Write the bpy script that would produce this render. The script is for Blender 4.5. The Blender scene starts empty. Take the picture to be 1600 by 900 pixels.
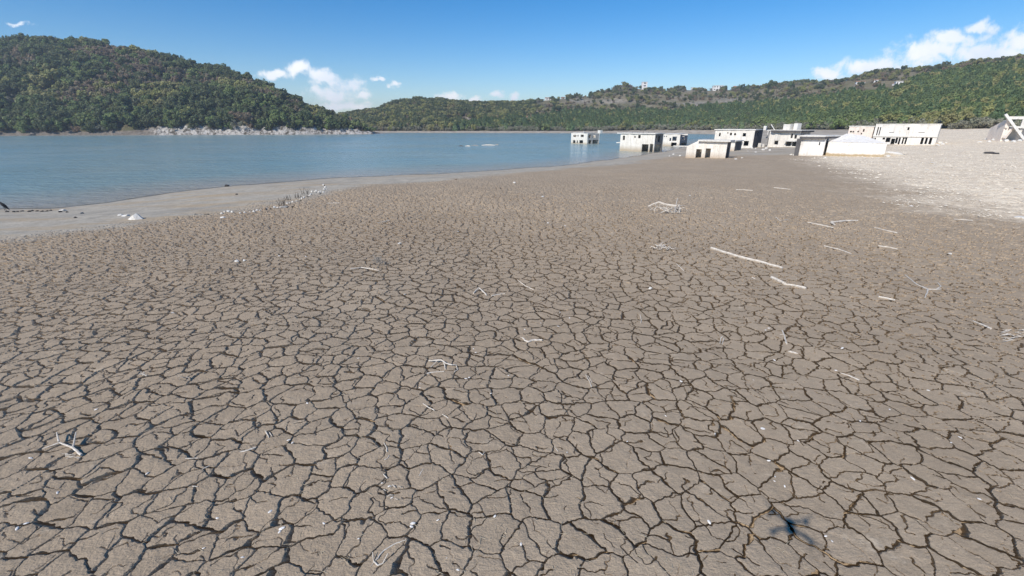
import bpy, bmesh, math, random
import numpy as np
from mathutils import Vector, Matrix
random.seed(7); np.random.seed(7)
S = bpy.context.scene
C = S.collection
R = math.radians

# ------------------------------------------------------------------ camera, sky, sun, exposure
FPX = 700.0; CX, CY = 800.0, 450.0; HORIZON = 195.0
PITCH = math.atan((CY - HORIZON) / FPX)
HC = 6.4
cp, sp = math.cos(PITCH), math.sin(PITCH)
cam = bpy.data.cameras.new('camera'); co = bpy.data.objects.new('camera', cam); C.objects.link(co)
cam.sensor_width = 36; cam.lens = 36 * FPX / 1600; cam.clip_start = 0.02; cam.clip_end = 20000
co.location = (0, 0, HC); co.rotation_euler = (math.pi / 2 - PITCH, 0, 0)
S.camera = co

def ray(u, v):
    dx, dy = u - CX, v - CY
    return np.array([dx, FPX * cp - dy * sp, -FPX * sp - dy * cp])
def unproj(u, v, z=0.0):
    d = ray(u, v); t = (z - HC) / d[2]
    return np.array([d[0] * t, d[1] * t])
def proj(x, y, z):
    zz = z - HC
    f = y * cp - zz * sp; up = y * sp + zz * cp
    return CX + FPX * x / f, CY - FPX * up / f

sd_ = ray(1230, 812); sd_ /= np.linalg.norm(sd_)          # direction of travel of sunlight (towards the drone's shadow)
SUN_EL = math.asin(-sd_[2]); SUN_AZ = math.atan2(-sd_[0], -sd_[1])
sun = bpy.data.lights.new('sun', 'SUN'); sun.energy = 4.7; sun.angle = R(0.53); sun.color = (1, .955, .895)
so = bpy.data.objects.new('sun', sun); C.objects.link(so)
so.rotation_euler = Vector(sd_).to_track_quat('-Z', 'Y').to_euler(); so.location = (-40, -40, 60)

W = bpy.data.worlds.new('World'); S.world = W; W.use_nodes = True
SKY_STRENGTH = 0.125; CLOUD_STRENGTH = 1.3
def build_world():
    nt = W.node_tree; N = nt.nodes; L = nt.links; N.clear()
    out = N.new('ShaderNodeOutputWorld'); bg = N.new('ShaderNodeBackground'); bc = N.new('ShaderNodeBackground')
    sky = N.new('ShaderNodeTexSky'); sky.sky_type = 'NISHITA'; sky.sun_disc = False
    sky.sun_elevation = SUN_EL; sky.sun_rotation = SUN_AZ; sky.air_density = 1.0; sky.dust_density = 0.0; sky.ozone_density = 1.0
    sky.altitude = 500
    hs = N.new('ShaderNodeHueSaturation'); hs.inputs['Saturation'].default_value = 1.44; hs.inputs['Value'].default_value = 1.0
    tn = N.new('ShaderNodeMix'); tn.data_type = 'RGBA'; tn.blend_type = 'MULTIPLY'; tn.inputs[0].default_value = 1; tn.inputs[7].default_value = (.89, .945, 1.06, 1)
    L.new(sky.outputs[0], tn.inputs[6]); L.new(tn.outputs[2], hs.inputs['Color']); L.new(hs.outputs[0], bg.inputs[0]); bg.inputs[1].default_value = SKY_STRENGTH
    tc = N.new('ShaderNodeTexCoord'); sx = N.new('ShaderNodeSeparateXYZ'); L.new(tc.outputs['Generated'], sx.inputs[0])
    def mth(op, a, b=None, c=None, clamp=False):
        n = N.new('ShaderNodeMath'); n.operation = op; n.use_clamp = clamp
        for i, q in enumerate((a, b, c)):
            if q is None: continue
            if isinstance(q, (int, float)): n.inputs[i].default_value = q
            else: L.new(q, n.inputs[i])
        return n.outputs[0]
    ys = mth('MAXIMUM', sx.outputs[1], 0.05)
    qx = mth('DIVIDE', sx.outputs[0], ys); qz = mth('DIVIDE', sx.outputs[2], ys)
    cb = N.new('ShaderNodeCombineXYZ'); L.new(qx, cb.inputs[0]); L.new(qz, cb.inputs[1])
    # (u, v, ru, rv) of each cloud lobe, as directions in the sky
    lobes = [(468, 112, 26, 17), (505, 122, 34, 14), (430, 119, 34, 9), (545, 133, 36, 16), (520, 150, 46, 15), (568, 146, 16, 8), (540, 165, 60, 9),
             (614, 130, 17, 6), (590, 124, 9, 4), (703, 152, 31, 9), (744, 157, 14, 7), (776, 151, 11, 6), (805, 153, 10, 8),
             (1300, 116, 26, 10), (1370, 103, 60, 15), (1450, 82, 62, 21), (1500, 65, 58, 16), (1535, 43, 24, 10),
             (1560, 84, 80, 20), (1600, 66, 50, 16), (1680, 62, 90, 28), (30, 38, 40, 5), (12, 60, 26, 5)]
    wn = N.new('ShaderNodeTexNoise'); wn.inputs['Scale'].default_value = 16; wn.inputs['Detail'].default_value = 6; wn.inputs['Roughness'].default_value = .6; L.new(cb.outputs[0], wn.inputs['Vector'])
    ws = N.new('ShaderNodeVectorMath'); ws.operation = 'MULTIPLY_ADD'; L.new(wn.outputs['Color'], ws.inputs[0]); ws.inputs[1].default_value = (.085, .05, 0); ws.inputs[2].default_value = (-.0425, -.025, 0)
    wa = N.new('ShaderNodeVectorMath'); wa.operation = 'ADD'; L.new(cb.outputs[0], wa.inputs[0]); L.new(ws.outputs[0], wa.inputs[1])
    best = None
    for (u, v, ru, rv) in lobes:
        ru *= (1.0 if u < 1000 else 1.15); rv *= (.95 if u < 1000 else 1.15)
        d = ray(u, v); c = (d[0] / d[1], d[2] / d[1], 0); k = d[1]
        a = N.new('ShaderNodeVectorMath'); a.operation = 'SUBTRACT'; L.new(wa.outputs[0], a.inputs[0]); a.inputs[1].default_value = c
        b = N.new('ShaderNodeVectorMath'); b.operation = 'MULTIPLY'; L.new(a.outputs[0], b.inputs[0]); b.inputs[1].default_value = (k / ru, k / rv, 0)
        e = N.new('ShaderNodeVectorMath'); e.operation = 'LENGTH'; L.new(b.outputs[0], e.inputs[0])
        ln = e.outputs['Value']
        if v < 61 and u < 100: ln = mth('ADD', ln, 0.55)
        best = ln if best is None else mth('SMOOTH_MIN', best, ln, 0.25)
    no = N.new('ShaderNodeTexNoise'); no.inputs['Scale'].default_value = 34; no.inputs['Detail'].default_value = 9; no.inputs['Roughness'].default_value = .6; no.inputs['Distortion'].default_value = .25
    L.new(cb.outputs[0], no.inputs['Vector'])
    n2 = N.new('ShaderNodeTexNoise'); n2.inputs['Scale'].default_value = 8; n2.inputs['Detail'].default_value = 4
    L.new(cb.outputs[0], n2.inputs['Vector'])
    m = mth('MULTIPLY', mth('SUBTRACT', 1.0, best), 1.5)
    m = mth('ADD', m, mth('MULTIPLY', mth('SUBTRACT', no.outputs[0], .5), 3.0))
    mr = N.new('ShaderNodeMapRange'); mr.interpolation_type = 'SMOOTHSTEP'; L.new(m, mr.inputs[0])
    mr.inputs[1].default_value = -.1; mr.inputs[2].default_value = 1.15; mr.inputs[3].default_value = 0; mr.inputs[4].default_value = 1
    fac = mth('MULTIPLY', mr.outputs[0], mth('GREATER_THAN', sx.outputs[1], 0.06))
    fac = mth('MULTIPLY', fac, 0.96)
    cr = N.new('ShaderNodeValToRGB'); cr.color_ramp.elements[0].position = .3; cr.color_ramp.elements[0].color = (.72, .80, .92, 1)
    cr.color_ramp.elements[1].position = .62; cr.color_ramp.elements[1].color = (1, 1, 1, 1)
    L.new(n2.outputs[0], cr.inputs[0]); L.new(cr.outputs[0], bc.inputs[0]); bc.inputs[1].default_value = CLOUD_STRENGTH
    mx = N.new('ShaderNodeMixShader'); L.new(fac, mx.inputs[0]); L.new(bg.outputs[0], mx.inputs[1]); L.new(bc.outputs[0], mx.inputs[2])
    L.new(mx.outputs[0], out.inputs[0])
build_world()
S.view_settings.view_transform = 'Standard'; S.view_settings.look = 'None'; S.view_settings.exposure = 0.0; S.view_settings.gamma = 1
S.view_settings.use_curve_mapping = False
S.render.engine = 'CYCLES'; S.cycles.max_bounces = 6; S.cycles.diffuse_bounces = 3; S.cycles.transparent_max_bounces = 8
S.cycles.use_denoising = True

# ------------------------------------------------------------------ numpy noise
def hsh(ix, iy, seed):
    h = (ix.astype(np.int64) * 374761393 + iy.astype(np.int64) * 668265263 + seed * 974634721) & 0xFFFFFFFF
    h = ((h ^ (h >> 13)) * 1274126177) & 0xFFFFFFFF
    h = ((h ^ (h >> 16)) * 2246822519) & 0xFFFFFFFF
    return ((h ^ (h >> 15)) & 0xFFFFFF).astype(np.float32) / np.float32(0x1000000)
def perlin(x, y, seed=0):
    x = np.asarray(x, np.float64); y = np.asarray(y, np.float64)
    ix = np.floor(x); iy = np.floor(y); fx = (x - ix).astype(np.float32); fy = (y - iy).astype(np.float32)
    ux = fx * fx * fx * (fx * (fx * 6 - 15) + 10); uy = fy * fy * fy * (fy * (fy * 6 - 15) + 10)
    def g(a, b):
        an = hsh(ix + a, iy + b, seed) * np.float32(2 * np.pi)
        return np.cos(an) * (fx - a) + np.sin(an) * (fy - b)
    n0 = g(0, 0) * (1 - ux) + g(1, 0) * ux; n1 = g(0, 1) * (1 - ux) + g(1, 1) * ux
    return (n0 * (1 - uy) + n1 * uy) * 1.5
def fbm(x, y, seed=0, octs=4, gain=.5):
    s = 0; a = 1.0
    for i in range(octs):
        s = s + a * perlin(x * 2 ** i + i * 17.3, y * 2 ** i - i * 9.1, seed + i); a *= gain
    return s
def sstep(a, b, x):
    t = np.clip((x - a) / (b - a), 0, 1); return t * t * (3 - 2 * t)

# ------------------------------------------------------------------ the lake's outline and the ground height
shore_px = [(0, 328), (60, 327), (100, 325), (160, 318), (250, 304), (350, 292), (450, 284), (520, 279), (600, 275), (700, 271), (800, 265), (880, 259),
            (950, 250), (1000, 243), (1035, 238), (1055, 233.5), (1072, 230), (1086, 224), (1110, 219), (1150, 215.5), (1152, 211.5), (1110, 209.3), (1000, 208.4), (800, 207.8), (600, 207.3),
            (592, 208.6), (580, 209.4), (450, 210.2), (300, 210.8), (150, 211.3), (0, 212)]
poly = [unproj(u, v) for u, v in shore_px] + [np.array([-520, 255]), np.array([-600, 120]), np.array([-300, -10]), np.array([-110, 4]), np.array([-62, 24])]
poly = np.array(poly)
def poly_sd(x, y, P):
    """signed distance, positive outside"""
    x = np.asarray(x, np.float32); y = np.asarray(y, np.float32)
    best = np.full(x.shape, 1e12, np.float32); inside = np.zeros(x.shape, bool)
    n = len(P)
    for i in range(n):
        ax, ay = map(np.float32, P[i]); bx, by = map(np.float32, P[(i + 1) % n])
        ex, ey = bx - ax, by - ay; wx = x - ax; wy = y - ay
        t = np.clip((wx * ex + wy * ey) / (ex * ex + ey * ey), 0, 1)
        qx = wx - ex * t; qy = wy - ey * t
        best = np.minimum(best, qx * qx + qy * qy)
        c = ((ay <= y) & (by > y)) | ((by <= y) & (ay > y))
        if ey != 0: inside ^= c & (x < ax + (y - ay) / ey * ex)
    return np.where(inside, -1, 1) * np.sqrt(best)
def lake_d(x, y):
    d = poly_sd(x, y, poly)
    return d + 0.9 * perlin(np.asarray(x) * .16, np.asarray(y) * .16, 91) + 0.3 * perlin(np.asarray(x) * .6, np.asarray(y) * .6, 92)
def ground_from_d(x, y, d):
    dl = np.maximum(d, 0)
    z = 1.9 * (1 - np.exp(-dl / 20.0)) + np.minimum(d, 0) * 0.09
    z = z + 3.8 * sstep(58, 190, x) * (1 - np.exp(-dl / 40.0))
    z = z + (0.10 * perlin(x * .11, y * .11, 5) + .05 * perlin(x * .4, y * .4, 6)) * sstep(2, 14, dl)
    return np.maximum(z, -4.0)
def G(x, y):
    x = np.asarray(x, np.float64); y = np.asarray(y, np.float64)
    return ground_from_d(x, y, lake_d(x, y))
def g1(x, y): return float(G(np.array([x]), np.array([y]))[0])
def hit(u, v, water=False):
    d = ray(u, v); z = 1.0
    ts = np.concatenate([np.linspace(2, 60, 900) / d[1], np.geomspace(60, 900, 2500) / d[1]])
    X = d[0] * ts; Y = d[1] * ts; Z = HC + d[2] * ts; H = G(X, Y)
    if water: H = np.maximum(H, 0)
    k = int(np.argmax(Z <= H)); a = max(k - 1, 0)
    f = (Z[a] - H[a]) / max(1e-9, (Z[a] - H[a]) - (Z[k] - H[k])) if k else 0
    t = ts[a] + (ts[k] - ts[a]) * f
    return Vector((d[0] * t, d[1] * t, HC + d[2] * t))

pale_px = [(1268, 247), (1335, 262), (1400, 286), (1450, 306), (1500, 322), (1600, 337), (1740, 362)]
pale_poly = np.array([unproj(u, v, 2.0) for u, v in pale_px] + [np.array([60, 5]), np.array([400, -60]), np.array([600, 300]), np.array([250, 300]), np.array([120, 150]), np.array([88, 108]), unproj(1268, 234, 2.6)])

# ------------------------------------------------------------------ helpers
def me_obj(name, verts, faces, mat=None, parent=None, smooth=False):
    me = bpy.data.meshes.new(name); me.from_pydata([tuple(map(float, v)) for v in verts], [], faces); me.update()
    o = bpy.data.objects.new(name, me); C.objects.link(o)
    if mat: me.materials.append(mat)
    if parent: o.parent = parent
    if smooth: me.polygons.foreach_set('use_smooth', [True] * len(me.polygons))
    return o
def grid_obj(name, X, Y, Z, mat, closed=False, smooth=True):
    nr, nc = X.shape
    co_ = np.stack([X, Y, Z], -1).astype(np.float32).reshape(-1, 3)
    i = np.arange(nr - 1)[:, None]; j = np.arange(nc if closed else nc - 1)[None, :]
    j2 = (j + 1) % nc
    f = np.stack([i * nc + j, i * nc + j2, (i + 1) * nc + j2, (i + 1) * nc + j], -1).reshape(-1, 4).astype(np.int32)
    me = bpy.data.meshes.new(name)
    me.vertices.add(len(co_)); me.vertices.foreach_set('co', co_.ravel())
    me.loops.add(f.size); me.loops.foreach_set('vertex_index', f.ravel())
    me.polygons.add(len(f)); me.polygons.foreach_set('loop_start', np.arange(0, f.size, 4, dtype=np.int32))
    me.polygons.foreach_set('use_smooth', np.full(len(f), smooth))
    me.update(calc_edges=True); me.validate()
    o = bpy.data.objects.new(name, me); C.objects.link(o); me.materials.append(mat)
    return o
def attr(o, name, vals):
    a = o.data.attributes.new(name, 'FLOAT', 'POINT'); a.data.foreach_set('value', np.asarray(vals, np.float32).ravel())
def tag(o, label=None, cat=None, group=None, kind=None):
    if label: o['label'] = label
    if cat: o['category'] = cat
    if group: o['group'] = group
    if kind: o['kind'] = kind
    return o
def empty(name, loc):
    o = bpy.data.objects.new(name, None); C.objects.link(o); o.location = loc; o.empty_display_size = .3
    return o

class NB:
    """small node-material builder"""
    def __init__(s, name, rough=.9, spec=.2):
        s.m = bpy.data.materials.new(name); s.m.use_nodes = True; s.nt = s.m.node_tree; s.N = s.nt.nodes; s.L = s.nt.links
        s.b = s.N['Principled BSDF']; s.b.inputs['Roughness'].default_value = rough; s.b.inputs['Specular IOR Level'].default_value = spec
    def n(s, t, **k):
        q = s.N.new(t)
        for a, v in k.items(): setattr(q, a, v)
        return q
    def put(s, sock, v):
        if isinstance(v, bpy.types.NodeSocket): s.L.new(v, sock)
        else: sock.default_value = v
    def pos(s):
        return s.n('ShaderNodeNewGeometry').outputs['Position']
    def noise(s, scale, detail=4, rough=.55, vec=None, dist=0):
        q = s.n('ShaderNodeTexNoise'); q.inputs['Scale'].default_value = scale; q.inputs['Detail'].default_value = detail
        q.inputs['Roughness'].default_value = rough; q.inputs['Distortion'].default_value = dist
        s.L.new(vec if vec is not None else s.pos(), q.inputs['Vector']); return q.outputs[0]
    def math(s, op, a, b=0.0, clamp=False):
        q = s.n('ShaderNodeMath', operation=op, use_clamp=clamp); s.put(q.inputs[0], a); s.put(q.inputs[1], b); return q.outputs[0]
    def rng(s, v, a, b, c=0.0, d=1.0):
        q = s.n('ShaderNodeMapRange'); s.put(q.inputs[0], v)
        for i, w in zip((1, 2, 3, 4), (a, b, c, d)): s.put(q.inputs[i], w)
        return q.outputs[0]
    def mix(s, f, a, b, blend='MIX'):
        q = s.n('ShaderNodeMix', data_type='RGBA', blend_type=blend); s.put(q.inputs[0], f)
        for i, v in ((6, a), (7, b)):
            s.put(q.inputs[i], v if isinstance(v, bpy.types.NodeSocket) else (*v, 1))
        return q.outputs[2]
    def attr(s, name):
        return s.n('ShaderNodeAttribute', attribute_name=name).outputs['Fac']
    def scale_col(s, c, f):
        q = s.n('ShaderNodeVectorMath', operation='SCALE'); s.put(q.inputs[0], c if isinstance(c, bpy.types.NodeSocket) else c); s.put(q.inputs[3], f); return q.outputs[0]
    def bump(s, h, dist, strength=1.0):
        q = s.n('ShaderNodeBump'); q.inputs['Distance'].default_value = dist; q.inputs['Strength'].default_value = strength
        s.put(q.inputs['Height'], h); s.L.new(q.outputs[0], s.b.inputs['Normal']); return q
    def col(s, c): s.put(s.b.inputs['Base Color'], c if isinstance(c, bpy.types.NodeSocket) else (*c, 1))

# ------------------------------------------------------------------ ground material
def ground_material():
    k = NB('dry_mud', .95, .1)
    fine = k.noise(75, 6, .8); mid = k.noise(7, 4, .6); big = k.noise(.22, 4, .6)
    sm = k.n('ShaderNodeMapping'); sm.inputs['Rotation'].default_value = (0, 0, .5); sm.inputs['Scale'].default_value = (14, 60, 20); k.L.new(k.pos(), sm.inputs[0])
    fib = k.noise(1.0, 4, .65, sm.outputs[0])
    mud = k.mix(big, (.342, .257, .172), (.426, .335, .234))
    mud = k.mix(k.rng(mid, .3, .7), k.scale_col(mud, .93), k.scale_col(mud, 1.07))
    sp = k.math('ADD', k.rng(fine, .28, .72, .62, 1.38), k.rng(fib, .3, .7, -.1, .1))
    mud = k.scale_col(mud, sp)
    mud = k.scale_col(mud, k.rng(k.attr('cell'), 0, 1, .93, 1.07))
    # the grey silt strip by the water with an ochre algae tint
    g = k.noise(1.7, 5, .65); st = k.n('ShaderNodeMapping'); st.inputs['Scale'].default_value = (.12, .5, .3); st.inputs['Rotation'].default_value = (0, 0, -.45); k.L.new(k.pos(), st.inputs[0])
    och = k.noise(1.0, 4, .6, st.outputs[0])
    silt = k.mix(k.rng(g, .3, .7), (.345, .302, .238), (.505, .448, .355))
    silt = k.mix(k.rng(och, .50, .66, 0, .7), silt, (.42, .31, .19))
    silt = k.mix(k.rng(k.noise(.45, 5, .65), .52, .66, 0, .5), silt, (.26, .24, .205))
    silt = k.scale_col(silt, k.rng(k.noise(7, 5, .75), .3, .7, .80, 1.15))
    c = k.mix(k.attr('beach'), mud, silt)
    # wet edge: silt soaked by the lake
    c = k.mix(k.attr('wet'), c, (.13, .11, .09))
    # bleached gravel
    p1 = k.noise(2.6, 6, .75); p2 = k.noise(.35, 4, .6); p3 = k.noise(14, 4, .7)
    gr = k.mix(k.rng(p1, .35, .62), (.60, .475, .335), (.98, .835, .625))
    gr = k.mix(k.rng(p2, .45, .7, 0, .5), gr, (.58, .465, .335))
    gr = k.scale_col(gr, k.rng(p3, .3, .7, .72, 1.22))
    pf = k.rng(k.math('ADD', k.attr('pale'), k.math('MULTIPLY', k.math('SUBTRACT', k.noise(1.9, 6, .75), .5), 1.7)), .15, .85)
    c = k.mix(pf, c, gr)
    # far bank soil
    fr = k.mix(k.rng(k.noise(.2, 5, .65), .35, .65), (.30, .245, .18), (.52, .455, .36))
    c = k.mix(k.attr('far'), c, fr)
    k.col(c)
    h = k.math('ADD', k.math('MULTIPLY', fine, .5), k.math('ADD', k.math('MULTIPLY', mid, 1.4), k.math('MULTIPLY', fib, .5)))
    k.bump(h, .018, .8)
    return k.m

# ------------------------------------------------------------------ cracked ground sheet
def voronoi(px, py, size, jit, seed):
    n = px.size; D = np.empty(n, np.float32); E = np.empty(n, np.float32); CI = np.empty(n, np.float32); NX = np.empty(n, np.float32); NY = np.empty(n, np.float32)
    for a in range(0, n, 400000):
        x = (px[a:a + 400000] / size).astype(np.float32); y = (py[a:a + 400000] / size).astype(np.float32)
        ix = np.floor(x); iy = np.floor(y)
        bd = np.full(x.shape, 9e9, np.float32); bx = np.zeros_like(x); by = np.zeros_like(x); bi = np.zeros_like(x); bj = np.zeros_like(x)
        def pt(i, j):
            return i + .5 + (hsh(i, j, seed) - .5) * jit, j + .5 + (hsh(i, j, seed + 77) - .5) * jit
        for di in (-1, 0, 1):
            for dj in (-1, 0, 1):
                i = ix + di; j = iy + dj; qx, qy = pt(i, j)
                d = (qx - x) ** 2 + (qy - y) ** 2; m = d < bd
                bd = np.where(m, d, bd); bx = np.where(m, qx, bx); by = np.where(m, qy, by); bi = np.where(m, i, bi); bj = np.where(m, j, bj)
        ed = np.full(x.shape, 9e9, np.float32); ei = np.zeros_like(x); ej = np.zeros_like(x); nx = np.zeros_like(x); ny = np.zeros_like(x)
        for di in (-2, -1, 0, 1, 2):
            for dj in (-2, -1, 0, 1, 2):
                if di == 0 and dj == 0: continue
                i = bi + di; j = bj + dj; qx, qy = pt(i, j)
                ex = qx - bx; ey = qy - by; ln = np.sqrt(ex * ex + ey * ey)
                d = ((bx + qx) * .5 - x) * ex / ln + ((by + qy) * .5 - y) * ey / ln
                m = d < ed; ed = np.where(m, d, ed); ei = np.where(m, i, ei); ej = np.where(m, j, ej); nx = np.where(m, ex / ln, nx); ny = np.where(m, ey / ln, ny)
        D[a:a + 400000] = ed * size
        E[a:a + 400000] = hsh(bi + ei, bj + ej, seed + 5)
        CI[a:a + 400000] = hsh(bi, bj, seed + 9); NX[a:a + 400000] = nx; NY[a:a + 400000] = ny
    return D, E, CI, NX, NY

def build_ground():
    h = 4.6
    dep = np.concatenate([np.arange(88, 62, -1.0), np.arange(62, 3.6, -0.0405)])
    r = h / np.tan(np.radians(dep)); nd = len(r)
    far = [r[-1]]
    while far[-1] < 2400: far.append(far[-1] * 1.028)
    r = np.concatenate([r, far[1:]])
    az = np.concatenate([np.arange(-84, -63, .13), np.arange(-63, 63, .085), np.arange(63, 84, .13), np.arange(84, 276, 3.0)])
    az = np.radians(az)
    X = (r[:, None] * np.sin(az)[None, :]).ravel(); Y = (r[:, None] * np.cos(az)[None, :]).ravel()
    nc = len(az); nn = X.size
    RR = np.repeat(r, nc)
    d = np.concatenate([lake_d(X[a:a + 500000], Y[a:a + 500000]) for a in range(0, nn, 500000)])
    Z = ground_from_d(X, Y, d)
    near = np.where(RR < 95)[0]
    x = X[near]; y = Y[near]; rr = RR[near]; dd = d[near]
    n1 = perlin(x * .5, y * .5, 31)
    pale_d = poly_sd(x, y, pale_poly)
    pale_n = pale_d + 2.2 * fbm(x * .22, y * .22, 41, 3)
    bw = 20.0 - 9.5 * sstep(-16, 8, x); beach_d = dd + 1.6 * perlin(x * .2, y * .2, 43) + .6 * perlin(x * .8, y * .8, 44)
    # plates: warp then two generations of cracks
    wx = x + .10 * perlin(x * 1.3, y * 1.3, 1) + .048 * perlin(x * 4.6, y * 4.6, 2) + .019 * perlin(x * 15, y * 15, 3)
    wy = y + .10 * perlin(x * 1.3, y * 1.3, 11) + .048 * perlin(x * 4.6, y * 4.6, 12) + .019 * perlin(x * 15, y * 15, 13)
    D1, E1, C1, NX1, NY1 = voronoi(wx, wy, .425, .90, 3)
    D2, E2, C2, NX2, NY2 = voronoi(wx + 31.7 + .05 * perlin(x * 7, y * 7, 14), wy - 12.3, .275, .95, 19)
    along = perlin(x * 2.1, y * 2.1, 21); along2 = perlin(x * 3.6, y * 3.6, 22)
    left = sstep(14, -10, x)                              # thicker, rougher plates towards the left
    amount = sstep(-2.4, 2.0, beach_d - bw + 1.2 * perlin(x * 1.3, y * 1.3, 48)) * sstep(-.5, 2.5, pale_n)
    w1 = (.0062 + .0165 * np.clip(E1 * 1.1 + .35 * along - .08, 0, 1.1) ** 1.6) * (.57 + .50 * left)
    w2 = (.0085 * np.clip((E2 - .45) * 1.9 + .7 * along2, -.6, 1)) * (.57 + .50 * left)
    far_w = 1 + .25 * sstep(7, 20, rr); w1 = w1 * far_w; w2 = w2 * far_w
    spacing = np.maximum(rr * rr / h * .00071, rr * .00145)
    wall = np.maximum(.008, .45 * spacing)
    k1 = np.clip((w1 * amount - D1) / wall + .35, 0, 1) * np.clip(w1 * amount / .006, 0, 1)
    k2 = np.clip((w2 * amount - D2) / wall + .35, 0, 1) * np.clip(w2 * amount / .006, 0, 1)
    fade = np.clip(1.15 - spacing / .55, .0, 1)
    dz = -np.maximum(.17 * k1, .11 * k2) * fade
    AZ = np.degrees(np.arctan2(x, y)); edge_f = sstep(83.5, 78, np.abs(AZ)); dz = dz * edge_f      # outside the densely meshed sector the sheet stays plain
    # the cracks slant down along the sunlight's travel, shaped so their walls stay unlit
    lx, ly = sd_[0] / math.hypot(sd_[0], sd_[1]), sd_[1] / math.hypot(sd_[0], sd_[1])
    X[near] += -dz * 1.16 * lx; Y[near] += -dz * 1.16 * ly
    # rounded plate rims, slightly uneven plate levels, lumpy surface
    dz += -(.0015 + .0075 * left) * np.exp(-D1 / .03) * amount * np.clip(1.3 - spacing / .03, 0, 1) - .004 * np.exp(-D2 / .03) * np.clip(w2 / .008, 0, 1) * amount * fade
    dz += ((C1 - .5) * .013 + (C2 - .5) * .005 * (w2 > .002)) * amount * np.clip(1.2 - spacing / .06, .15, 1)
    lump = .006 * perlin(x * 5, y * 5, 51) + .0035 * perlin(x * 17, y * 17, 52) + .003 * perlin(x * 41, y * 41, 53) * (rr < 16)
    dz += lump * (.40 + .55 * left) * np.clip(1.2 - spacing / .06, .1, 1) * (dd > .8)
    # gravel relief on the bleached ground
    pm = sstep(6.5, -8.0, pale_n)
    dz += pm * (.05 * perlin(x * 1.7, y * 1.7, 61) + .05 * np.clip(perlin(x * 3.9, y * 3.9, 62), 0, 1))
    Z[near] += dz
    mat = ground_material()
    o = grid_obj('ground', X.reshape(-1, nc), Y.reshape(-1, nc), Z.reshape(-1, nc), mat, closed=True, smooth=False)
    beach = np.zeros(nn, np.float32); beach[near] = sstep(2.0, -2.0, beach_d - bw + 1.2 * perlin(x * 1.3, y * 1.3, 48)); beach[RR >= 95] = 1
    pale = np.zeros(nn, np.float32); pale[near] = pm
    fi = np.where(RR >= 95)[0]; pale[fi] = sstep(3, -3, poly_sd(X[fi], Y[fi], pale_poly) + 3 * perlin(X[fi] * .1, Y[fi] * .1, 45))
    cell = np.full(nn, .5, np.float32); cell[near] = C1 * .6 + C2 * .4
    farm = sstep(85, 130, RR) * (1 - pale)
    attr(o, 'beach', beach * (1 - pale)); attr(o, 'pale', pale); attr(o, 'cell', cell); attr(o, 'far', farm)
    attr(o, 'wet', sstep(.8, .0, d + .5 * perlin(X * .9, Y * .9, 47)) * .35 * (RR < 140))
    return tag(o, kind='structure')
ground = build_ground()

# ------------------------------------------------------------------ lake
def build_water():
    k = NB('lake_water', .12, .5)
    k.b.inputs['IOR'].default_value = 1.33
    mp = k.n('ShaderNodeMapping'); mp.inputs['Rotation'].default_value = (0, 0, .35); mp.inputs['Scale'].default_value = (.55, 1.5, 1); k.L.new(k.pos(), mp.inputs[0])
    w1 = k.noise(1.6, 4, .6, mp.outputs[0], .4); w2 = k.noise(.28, 3, .55, mp.outputs[0], .3)
    patch = k.noise(.03, 3, .5)
    k.bump(k.math('ADD', w1, k.math('MULTIPLY', w2, 1.6)), .34, .85)
    dp = k.attr('depth')
    deep = k.mix(k.rng(patch, .35, .65), (.275, .350, .322), (.205, .318, .325))
    murk = k.mix(k.rng(dp, .0, 1.3), (.36, .325, .265), deep)
    k.col(murk)
    k.put(k.b.inputs['Roughness'], k.rng(k.noise(.05, 4, .6, mp.outputs[0]), .35, .65, .14, .22))
    tr = k.n('ShaderNodeBsdfTransparent'); mx = k.n('ShaderNodeMixShader')
    k.L.new(k.rng(dp, 0, .07, .30, 1), mx.inputs[0]); k.L.new(tr.outputs[0], mx.inputs[1]); k.L.new(k.b.outputs[0], mx.inputs[2])
    k.L.new(mx.outputs[0], k.N['Material Output'].inputs[0])
    ys = np.geomspace(8, 460, 420); ms = np.concatenate([np.linspace(-6, -1.45, 30)[:-1], np.linspace(-1.45, .62, 330)])
    Yg, Mg = np.meshgrid(ys, ms, indexing='ij'); Xg = Mg * Yg
    dpt = -G(Xg.ravel(), Yg.ravel())
    o = grid_obj('water', Xg, Yg, np.zeros_like(Xg), k.m)
    attr(o, 'depth', dpt)
    return tag(o, kind='structure')
build_water()

# ------------------------------------------------------------------ hills
def interp(tab):
    xs = [a for a, b in tab]; ys = [b for a, b in tab]
    return lambda u: np.interp(u, xs, ys)
MK = FPX * cp + (CY - HORIZON) * sp
def m_of_u(u): return (np.asarray(u, float) - CX) / MK
def u_of_m(m): return np.asarray(m) * MK + CX
left_sky = interp([(-500, 140), (-300, 115), (-120, 97), (-40, 100), (0, 91), (40, 77), (75, 69), (130, 73), (185, 76), (240, 86), (300, 103), (360, 117), (400, 131), (450, 155), (500, 179), (540, 192), (575, 204), (594, 208)])
left_shore = interp([(-500, 214), (0, 212), (150, 211.3), (300, 210.8), (450, 210.2), (580, 209.4), (592, 208.6), (600, 208.4)])
left_cliff = interp([(-500, 1.1), (150, 1.8), (215, 2.6), (250, 4.6), (300, 4.4), (370, 4.8), (430, 4.4), (500, 4.0), (560, 3.2), (590, 1.6)])
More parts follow.
